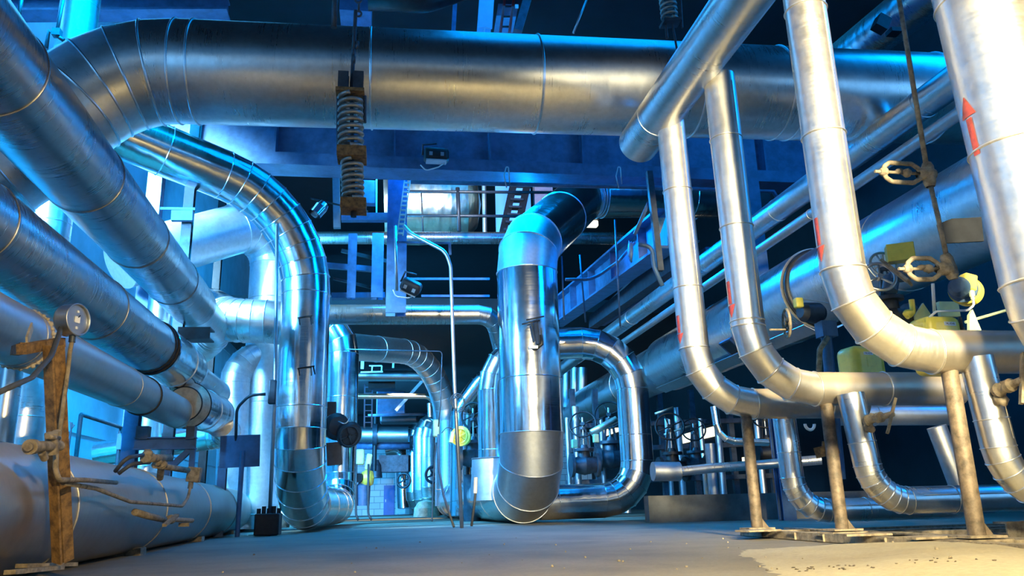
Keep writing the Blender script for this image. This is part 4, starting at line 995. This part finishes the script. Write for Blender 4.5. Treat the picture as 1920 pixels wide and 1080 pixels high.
def sandh(x, y):
    e = min(1, max(0, (x-(1.05+.32*(y-2.2)))/1.3)); e = e*e*(3-2*e)
    f = min(1, max(0, (5.75-y)/.9)); f = f*f*(3-2*f)
    b = .055+.028*mn.noise(Vector((x*1.3, y*1.1, .3)))+.012*mn.noise(Vector((x*4, y*4, 1.3)))
    r = 1-.35*min(1, max(0, (x-2.95)/.5))
    return max(-.01, e*f*b*r*1.15+.003*mn.noise(Vector((x*11, y*11, 2)))-.004)
nx, ny = 90, 90; X0, X1, Y0, Y1 = .9, 4.6, .8, 5.9
gv_ = [[m.bm.verts.new((X0+(X1-X0)*i/nx, Y0+(Y1-Y0)*j/ny, sandh(X0+(X1-X0)*i/nx, Y0+(Y1-Y0)*j/ny))) for i in range(nx+1)] for j in range(ny+1)]
for j in range(ny):
    for i in range(nx): m.face((gv_[j][i], gv_[j][i+1], gv_[j+1][i+1], gv_[j+1][i]), True)
o = m.build('sand_drift', 'sand'); tag(o, 'low drift of pale sand on the floor in front of the brown posts', 'sand', kind='stuff')
m = MB()
for k in range(40):
    q = random.random(); x = 1.75+.75*q+random.uniform(-.06, .06); y = 3.75-.55*q+random.uniform(-.12, .12)
    m.blob((x, y, max(0, sandh(x, y))+.002), (random.uniform(.003, .011), random.uniform(.003, .008), .003), 1, .5)
o = m.build('twig_litter', 'post'); tag(o, 'thin line of dark crumbs across the sand drift', 'litter', kind='stuff')
m = MB()
for k in range(60):
    x = random.uniform(-1.2, 3); y = random.uniform(2.4, 9); z = max(0, sandh(x, y)) if x > .9 and y < 5.9 else 0
    m.blob((x, y, z+.002), random.uniform(.004, .011), 1, .4)
o = m.build('floor_grit', 'dusty'); tag(o, 'scattered small grit and crumbs over the floor', 'grit', kind='stuff')

# valves with bar handles on the low pipes
def barvalve(label, a, b, bar0, bar1, wid, Y, mat='dusty'):
    a, b = Vector(a), Vector(b); t = thing('bar_handle_valve', label, 'valve', a)
    m = MB(); d = (b-a).normalized(); L_ = (b-a).length; m.lathe(a, d, [(0, .03), (.04, .045), (.06, .03), (L_*.4, .028), (L_*.45, .04), (L_*.6, .04), (L_*.65, .022), (L_, .022), (L_, 0)], 14); m.build('stem', mat, t)
    m = MB(); m.blob(a+Vector((.02, -.02, -.05)), .04, 2, .25); m.blob(a+Vector((.05, -.02, .04)), .026, 2, .25); m.build('body', mat, t)
    m = MB(); m.bar(bar0, bar1, wid, .02, (1, -.4, 0)); m.build('bar_handle', mat, t); return t
barvalve('dusty valve with long flat bar handle on the shiny low pipe', P(1622, 790, 5.78), P(1674, 776, 5.5), P(1664, 812, 5.5), P(1679, 747, 5.5), .045, 5.5)
barvalve('dusty valve with flat bar handle on the low pipe at the right edge', P(1866, 735, 4.34), P(1918, 712, 4.1), P(1916, 757, 4.1), P(1919, 662, 4.1), .05, 4.1)
t = thing('pipe_clamp', 'rusty square clamp bracket on the low pipe under the dented upright pipe', 'bracket', P(1550, 850, 6.9))
m = MB(); m.channel(P(1528, 850, 6.9), P(1572, 840, 6.8), .1, .09, .012); m.build('bracket', 'rust', t)
m = MB(); m.cyl(P(1545, 838, 6.85), P(1545, 828, 6.85), .02, 8); m.build('bolt', 'rust', t)
m = MB(); m.torus(P(1518, 795, 8), (.2, -1, 0), .06, .016, 24, 8, .5); c = P(1518, 795, 8)
o = m.build('hook', 'white'); tag(o, 'pale U-shaped hook hanging in the dark behind the farthest brown posts', 'hook')

# small pipes behind the posts
pipe('small_pipe', 'small chrome pipe bending toward the right under the header, in the dark', [P(1338, 762, 9.5), P(1348, 826, 9.5), P(1440, 830, 9.5)], .042, 'chrome', bend=.22, gores=3, seg=24)
pipe('cross_pipe', 'dark blue pipe lying behind the nearest brown post under the upright pipes', [P(1560, 778, 8.2), P(1790, 778, 8.2)], .115, 'galv', spacing=1)
q0, q1 = P(1756, 800, 7.9), P(1800, 915, 7.9)
pipe('slanting_leg_pipe', 'pale slanting pipe leg in the dark behind the low pipes', [q1, q0], .1, 'galv')
pipe('lagged_pipe', 'grey lagged pipe lying low behind the farthest brown post', [P(1276, 884, 12.5), P(1330, 878, 12.5), P(1420, 872, 12.4), P(1540, 862, 12)], .075, 'aluwrap', bend=.4, gores=2, bead=0)
m = MB(); m.cyl(P(1224, 884, 12.6), P(1274, 884, 12.6), .15, 24); solo('pipe_drum', m, 'galv', 'short thick grey drum beside the foot of the arched pipe', 'drum')
m = MB(); q = P(1380, 940, 13.5); m.box((P(1215, 940, 13.5).x+3.2, 13.6, .22), (6.4, .25, .44)); solo('kerb', m, 'concrete', 'low concrete kerb wall behind the brown posts', 'kerb')
q = P(1334, 870, 14); pipe('riser_pipe', 'blue vertical pipe stub standing behind the concrete kerb', [down(q, 0), P(1332, 832, 14)], .1, 'galv')
m = MB(); q = P(1326, 905, 14.2); m.bar(down(q, .0), q+Vector((0, 0, .3)), .1, .08, (0, 1, 0)); solo('strut', m, 'aluwarm', 'cream strut beside the blue pipe stub behind the kerb', 'post')

# rack of dark valves on the right
for px, py, Y, s_, lab, mt in ((1096, 872, 19.5, 1.1, 'dark valve with black wheel between the centre column and the arch, left one', 'darksteel'), (1146, 860, 20.5, 1.25, 'dark valve with black wheel framed by the arched pipe, right one', 'darksteel'), (1262, 880, 17.5, 1.05, 'dark valve with wheel just right of the arched pipe', 'black'), (1306, 872, 18, .9, 'dark valve second to the right of the arched pipe', 'darksteel'), (1440, 850, 15, .8, 'dark valve behind the farthest brown post', 'black')):
    gate_valve(lab, P(px, py, Y), s_, (-.35, -1, .35), mt, 'black', 'dark valves of the right rack')
t = thing('valve_rack', 'dark pipe rack with shelves behind the arched pipe on the right', 'rack', down(P(1200, 950, 21), 0))
for x in (1075, 1118, 1240, 1300, 1370, 1440):
    q = P(x, 800, 21); m = MB(); m.bar(down(q, 0), q+Vector((0, 0, 1.0)), .14, .14, (0, 1, 0)); m.build('post', 'darksteel', t)
for y, mt in ((905, 'darksteel'), (845, 'darksteel'), (800, 'darksteel')):
    m = MB(); m.bar(P(1062, y, 21), P(1470, y-14, 21), .3, .12); m.build('beam', mt, t)
for k, x in enumerate((1066, 1082, 1130, 1170, 1254, 1275, 1318, 1350, 1400, 1425)):
    q = P(x, 850, 20.4+.1*(k % 3)); pipe('rack_pipe', '%s vertical pipe of the dark rack on the right, counted from the centre column' % ['first', 'second', 'third', 'fourth', 'fifth', 'sixth', 'seventh', 'eighth', 'ninth', 'tenth'][k], [down(q, .1), q+Vector((0, 0, .9+.3*(k % 2)))], .06+.03*(k % 2), 'galv', spacing=.9, seg=20, group='rack pipes')
for k, (x, Y) in enumerate(((1062, 27), (1078, 26.5), (1092, 26))):
    q = P(x, 720, Y); pipe('rack_pipe', 'blue upright pipe above the header behind the centre column, %s of three' % ['left', 'middle', 'right'][k], [P(x-1, 764, Y), P(x, 690, Y)], .16, 'galv', spacing=1, seg=20)
for k, (p0, p1, r, lab) in enumerate((((1245, 815), (1305, 795), .025, 'thin cream rail above the dark rack, upper'), ((1228, 776), (1262, 764), .03, 'thin cream rail right of the arched pipe top'), ((1108, 812), (1156, 786), .09, 'cream steel beam under the blue header, framed by the arch'))):
    line('rail', lab, 'rail', [P(*p0, 19.2), P(*p1, 19.2)], r, 'aluwarm')
# yellow little boxes in the rack
for px, py, lab, mt in ((1077, 832, 'tiny green box in the dark rack beside the centre column', 'greenish'), (1117, 822, 'pale green box in the rack framed by the arched pipe', 'greenish')):
    m = MB(); m.box(P(px, py, 18.8), (.13, .14, .2), None, .02); solo('junction_box', m, mt, lab, 'box')
# glowing cream panes low at right; the first stands for a warm-lit beam
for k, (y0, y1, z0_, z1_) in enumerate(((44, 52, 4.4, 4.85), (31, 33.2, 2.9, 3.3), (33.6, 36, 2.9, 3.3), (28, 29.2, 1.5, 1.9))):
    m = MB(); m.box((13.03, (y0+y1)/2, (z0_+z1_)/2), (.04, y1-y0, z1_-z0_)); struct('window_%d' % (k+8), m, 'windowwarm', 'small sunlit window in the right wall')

# ------------------------------------------------------------------ actuators and valves behind the upright pipes
def textmesh(txt, size, mat, parent, loc, rot, name='lettering'):
    cu = bpy.data.curves.new(name, 'FONT'); cu.body = txt; cu.size = size; cu.align_x = 'CENTER'; cu.align_y = 'CENTER'; cu.extrude = .0006
    ob = bpy.data.objects.new(name+'_src', cu); COL.objects.link(ob)
    bpy.context.view_layer.update()
    me = bpy.data.meshes.new_from_object(ob.evaluated_get(bpy.context.evaluated_depsgraph_get())); bpy.data.objects.remove(ob); bpy.data.curves.remove(cu)
    me.materials.clear(); me.materials.append(M[mat])
    me.transform(Matrix.Translation(Vector(loc)-WL[parent]) @ rot.to_4x4())
    o = bpy.data.objects.new(name, me); COL.objects.link(o); o.parent = parent; WL[o] = WL[parent].copy(); return o
def face_rot(n, up=Vector((0, 0, 1))):
    n = Vector(n).normalized(); x = up.cross(n).normalized(); y = n.cross(x); return Matrix((x, y, n)).transposed()
def actuator(label, c, w, h, txt, yaw, lx, ly):
    c = Vector(c); t = thing('electric_actuator', label, 'actuator', c-Vector((0, 0, h/2)))
    R_ = Matrix.Rotation(yaw, 3, 'Z')
    m = MB(); m.box(c, (w, w*.8, h), R_, w*.2); cv = m.build('cover', 'yellow', t)
    n = R_ @ Vector((0, -1, 0)); fr = face_rot(n); fc = c+n*(w*.4+.001)
    x = fr @ Vector((1, 0, 0))
    lc = fc+x*lx+Vector((0, 0, ly))
    m = MB(); m.box(lc, (.1, .028, .002), fr); lb = m.build('label_strip', 'white', cv)
    textmesh(txt, .021, 'ink', lb, lc+n*.0012, fr)
    m = MB(); m.box(fc+x*(lx*.5+.01)+Vector((0, 0, ly-.075)), (.085, .09, .004), fr, .001); m.build('name_plate', 'yellow', cv)
    return t, R_
t, R_ = actuator('yellow actuator with white number strip right above the bent down-arrow pipe', P(1757, 650, 5.2), .30, .42, '74L-0240', .12, .03, .145)
q = P(1803, 618, 5.25); handwheel('handwheel', q, (.8, -.6, 0), .085, .014, 'black', t)
t, R_ = actuator('yellow actuator half hidden between the bent upright pipes, number strip at its top', P(1617, 702, 6.75), .35, .50, '74L-0230', .12, -.02, .17)
t = thing('electric_motor', 'yellow finned motor with dark coupling, above the numbered yellow actuator', 'motor', P(1812, 578, 5.3))
c = P(1812, 546, 5.3); ax = Vector((.75, .65, .05)).normalized()
m = MB(); m.lathe(c, ax, [(-.1, 0), (-.1, .105), (.07, .105), (.12, .09), (.16, .05), (.17, 0)], 36); m.build('casing', 'yellow', t)
m = MB()
for k in range(8):
    m.torus(c+ax*(-.08+.018*k), ax, .105, .006, 36, 6)
m.build('cooling_fins', 'yellow', t)
m = MB(); m.lathe(c-ax*.1, -ax, [(0, .1), (.03, .1), (.03, .07), (.14, .075), (.2, .05), (.2, 0)], 28); m.build('coupling', 'bluesteel', t)
m = MB(); bx = P(1815, 530, 5.14); m.box(bx, (.1, .08, .12), Matrix.Rotation(.25, 3, 'Y'), .012); m.build('terminal_box', 'yellow', t)
m = MB(); m.cyl(P(1821, 545, 5.13), P(1823, 556, 5.13), .02, 12); m.cyl(P(1823, 556, 5.13), P(1824, 562, 5.13), .015, 12); m.build('gland', 'greenish', t)
m = MB(); m.tube([P(1824, 560, 5.13), P(1826, 572, 5.1), P(1815, 582, 5.1), P(1780, 583, 5.1), P(1755, 584, 5.1), P(1742, 596, 5.1)], .009, 8, bend=.05); m.build('cable', 'white', t)
line('sight_rod', 'short white rod standing below the lower yoke valve', 'rod', [P(1749, 532, 5.1), P(1752, 585, 5.2)], .012, 'white')
t = thing('terminal_box', 'square yellow box on a rusty plate, behind the down-arrow pipe', 'box', P(1688, 492, 5.6))
m = MB(); m.box(P(1687, 475, 5.6), (.2, .17, .14), Matrix.Rotation(-.5, 3, 'Z') @ Matrix.Rotation(.1, 3, 'X'), .006); m.build('case', 'yellow', t)
m = MB(); m.bar(P(1656, 492, 5.5), P(1706, 530, 5.3), .1, .02, (.7, -.6, .5)); m.build('mount_plate', 'dusty', t)
m = MB(); m.blob(P(1690, 515, 5.55), (.1, .1, .06), 2, .1); m.cyl(P(1672, 520, 5.6), P(1668, 545, 5.6), .06, 14); m.build('neck', 'bluesteel', t)
t = gate_valve('dusty blue valve with spoked handwheel facing the camera, behind the down-arrow pipe', P(1672, 600, 5.75), .52, (-.2, -1, .2), 'darksteel', 'galv', wheelR=.2)
handwheel('handwheel', P(1649, 519, 5.5), (-.25, -1, .25), .118, .014, 'galv', spokes=3, label='big grey-blue spoked handwheel beside the square yellow box')
t = thing('lever', 'curved yellow lever below the square yellow box', 'lever', P(1702, 600, 5.4))
m = MB(); m.tube([P(1709, 562, 5.4), P(1712, 585, 5.4), P(1700, 594, 5.4)], .022, 10, bend=.04); m.blob(P(1703, 588, 5.4), (.045, .03, .035), 2, .05); m.build('arm', 'yellow', t)
m = MB(); m.prism([P(1716, 592, 5.6), P(1731, 568, 5.6), P(1746, 590, 5.6), P(1742, 605, 5.6), P(1718, 605, 5.6)], (0, .02, 0)); solo('bracket', m, 'greenish', 'pale green pointed bracket left of the white rod', 'bracket')
m = MB(); m.box(P(1778, 580, 5.7), (.17, .04, .12)); solo('cover_plate', m, 'greenish', 'flat olive cover plate above the numbered yellow actuator', 'plate')
m = MB(); m.prism([P(1818, 590, 5.6), P(1824, 580, 5.6), P(1841, 621, 5.6), P(1830, 640, 5.6), P(1818, 640, 5.6)], (0, .03, 0)); solo('guard_plate', m, 'greenish', 'slanted pale green guard plate right of the numbered actuator', 'plate')
line('rail', 'thin pale yellow rail behind the thick upright pipe at right', 'rail', [P(1810, 604, 6.5), P(1900, 578, 6.5)], .014, 'greenish')
# yoke valves on the slim rod
def yoke_valve(label, L0, L1, wid, body, stem):
    """horizontal oval yoke with stem and body knob"""
    t = thing('yoke_valve', label, 'valve', body-Vector((0, 0, .06)))
    a, b = Vector(L0), Vector(L1); d = (b-a).normalized(); up = Vector((0, 0, 1)); up = (up-d*up.dot(d)).normalized()
    pts = [a, a+d*.02+up*wid*.6, a+d*.06+up*wid, b-d*.07+up*wid, b-d*.02+up*wid*.55, b]
    for s_ in (1, -1):
        m = MB(); m.tube([a+(q-a)-up*(0 if s_ > 0 else 2*(q-a).dot(up)) for q in pts], .0165, 10, bend=.03); m.build('yoke_arm', 'dusty', t)
    m = MB(); m.tube([a-d*.06, b], .011, 10); m.build('stem', 'dusty', t)
    m = MB(); m.lathe(a-d*.02, d, [(0, 0), (0, .02), (.02, .034), (.045, .03), (.06, .015)], 14); m.build('nut', 'dusty', t)
    m = MB(); m.blob(a+(b-a)*.62, (.04, .03, .032), 2, .2); m.blob(a+(b-a)*.42+up*.01, (.03, .025, .02), 2, .25); m.build('gland', 'dusty', t)
    m = MB(); m.lathe(b-d*.03, d, [(0, .03), (.03, .045), (.09, .05), (.13, .035), (.14, 0)], 18); m.lathe(body, stem, [(-.09, .03), (-.06, .042), (.06, .042), (.09, .03)], 16); m.build('body', 'dusty', t)
    return t
Yr = 4.75
ra, rb = P(1683, -20, Yr), P(1738, 318, Yr)
line('impulse_rod', 'slim grey tube hanging from the top edge down to the upper yoke valve', 'tube', [ra, rb], .0175, 'dusty', n=14)
yoke_valve('upper dusty yoke valve on the slim grey tube, pointing left', P(1655, 322, Yr), P(1728, 326, Yr), .072, P(1741, 328, Yr), rb-ra)
line('impulse_rod', 'slim grey tube between the two yoke valves', 'tube', [P(1744, 345, Yr), P(1760, 412, Yr), P(1775, 482, Yr)], .0165, 'dusty', n=14)
yoke_valve('lower dusty yoke valve at the end of the slim grey tube', P(1700, 504, Yr), P(1764, 504, Yr), .075, P(1780, 500, Yr), Vector((.2, 0, -1)))
m = MB(); m.prism([P(1759, 420, 5.2), P(1784, 410, 5.2), P(1840, 407, 5.2), P(1845, 452, 5.2), P(1768, 456, 5.2)], (0, .02, 0)); solo('dark_board', m, 'black', 'dark flat board behind the slim tube, left of the thick upright pipe', 'board')
# motor valve left of the down-arrow pipe
t = thing('motor_valve', 'dark motor valve with side handwheel and small yellow switch, right of the second upright pipe', 'valve', P(1530, 640, 7.4))
Ym = 7.4
m = MB(); m.lathe(P(1500, 585, Ym), (1, .2, .0), [(0, 0), (0, .06), (.05, .1), (.22, .11), (.27, .08), (.3, 0)], 24); m.build('motor', 'darksteel', t)
handwheel('handwheel', P(1475, 606, Ym-.2), (-.96, .22, 0), .135, .014, 'dusty', t, 4)
m = MB(); m.tube([P(1444, 618, Ym-.25), P(1476, 618, Ym-.2)], .01, 8); m.build('crank', 'dusty', t)
m = MB(); m.box(P(1497, 568, Ym-.08), (.08, .08, .1), None, .015); m.build('switch', 'yellow', t)
m = MB(); m.tube([P(1502, 560, Ym-.08), P(1530, 564, Ym-.05), P(1552, 568, Ym)], .007, 6); m.build('cable', 'white', t)
m = MB(); m.box(P(1549, 618, Ym), (.16, .15, .16)); m.cyl(P(1549, 625, Ym), down(P(1552, 720, Ym), .5), .055, 14); m.build('body', 'bluesteel', t)
m = MB(); m.tube([P(1552, 632, Ym-.1), P(1537, 655, Ym-.1), P(1535, 705, Ym-.1)], .028, 10, bend=.1); m.build('bypass', 'dusty', t)
# ------------------------------------------------------------------ light
def area(name, loc, target, size, col, power, sy=None):
    l = bpy.data.lights.new(name, 'AREA'); l.energy = power; l.color = col; l.size = size
    if sy: l.shape = 'RECTANGLE'; l.size_y = sy
    o = bpy.data.objects.new(name, l); COL.objects.link(o); o.location = loc
    o.rotation_euler = (Vector(target)-Vector(loc)).to_track_quat('-Z', 'Y').to_euler(); return o
def spot(name, loc, target, col, power, ang, blend=.5, r=.1):
    l = bpy.data.lights.new(name, 'SPOT'); l.energy = power; l.color = col; l.spot_size = math.radians(ang); l.spot_blend = blend; l.shadow_soft_size = r
    o = bpy.data.objects.new(name, l); COL.objects.link(o); o.location = loc
    o.rotation_euler = (Vector(target)-Vector(loc)).to_track_quat('-Z', 'Y').to_euler(); return o
BL = (.0, .30, 1.0); CY = (.05, .44, 1.0); WARM = (1.0, .80, .38)
# unseen blue area light added high at left
area('clerestory_light', (-5.6, 13, 9.8), (-2.5, 17, 2), 2.5, CY, 380, 9)
spot('wall_light', (-2.6, 7.2, 10.2), (-6.8, 13.5, 1.4), (.0, .43, 1.0), 36000, 50, .6, .6)  # added spot washing the left wall, no fixture behind it
spot('window_light', (-6.1, 8.6, 4.6), (-2.5, 15.2, 3.4), (.20, .58, 1.0), 12000, 60, .5, .5)  # added spot to brighten the white pipe; no window here
spot('window_light', (-5.9, 11.2, 7.8), (-2.7, 15.3, 4.2), (.30, .68, 1.0), 26000, 48, .6, .5)  # second added spot on the white pipe, from higher up
area('roof_light', (3.5, 13, 12.5), (3.5, 13, 0), 5, BL, 420, 12)  # unseen area light added overhead for blue ambience
area('right_hall_light', (11, 6, 8.5), (5, 12, 3), 3, BL, 500, 8)
area('far_light', (-3.5, 36, 6.0), (1, 46, 1), 3, CY, 7000, 6)  # added fill to brighten the far blockwork wall
area('far_light', (-3.0, 19, 5.6), (1.6, 26.5, 3.2), 1.5, (.05,.46,1), 3200, 2)  # unseen fill added to brighten the blue arched pipe
spot('work_lamp', (1.9, -3.2, 3.1), (2.95, 5.5, 2.2), (1.0,.85,.50), 20000, 34, .7, .4)
area('aisle_light', (1.6, 15.0, 7.5), (6.6, 9.5, 3.2), 3.0, (0,.31,1), 3000, 1.2)  # hidden behind the girder, added to put blue on the large header
spot('left_lamp', (1.6, -1.8, 2.6), (-2.3, 4.4, 1.15), (1.0,.74,.34), 2000, 40, .8, .06)
spot('floor_lamp', (1.3, -.2, 3.4), (1.9, 2.6, 0), (1.0,.82,.42), 3800, 80, .95, .15)  # added warm spot for the foreground floor and sand, no fixture
spot('rear_floor_lamp', (.5, -6, 4.2), (.5, -4.5, 0), WARM, 900, 120, .8, .3)  # added behind the camera so the overhead pipe reflects tan floor
spot('tank_lamp', (.8, 15.2, 7.5), (1.4, 21.5, 8.7), (1.0,.80,.36), 2200, 60, .6, .2)  # hidden spot added to warm the foil tank
area('girder_light', (.3, 15.3, 7.4), (1.2, 27, 3.0), 1.2, (.02,.40,1), 600)  # no fixture on the girder; hidden fill added for the blue arch
spot('far_floor_lamp', (.3, 30, 5.5), (.3, 29, 0), WARM, 3000, 50, .8, .15)  # added spot that makes the warm patch on the far floor
# surroundings behind the viewer: dim blue hall with a bright window band near the horizon
w = bpy.data.worlds.new('hall_surroundings'); sc.world = w; w.use_nodes = True
nt = w.node_tree; bg = nt.nodes['Background']
tc = nt.nodes.new('ShaderNodeTexCoord'); sx = nt.nodes.new('ShaderNodeSeparateXYZ'); nt.links.new(tc.outputs['Generated'], sx.inputs[0])
mr = nd(nt, 'ShaderNodeMapRange'); mr.inputs['From Min'].default_value = -1; mr.inputs['From Max'].default_value = 1
nt.links.new(sx.outputs[2], mr.inputs['Value'])
cr = ramp(nt, mr.outputs[0], [(0, (.02, .015, .01)), (.47, (.10, .07, .03)), (.505, (.10, .09, .07)), (.528, (1.1, 1.45, 1.6)), (.552, (.01, .09, .26)), (.62, (.02, .11, .27)), (.78, (.035, .13, .28)), (1, (.0, .02, .07))])
nt.links.new(cr.outputs[0], bg.inputs[0]); bg.inputs[1].default_value = .6
sc.view_settings.exposure = 0
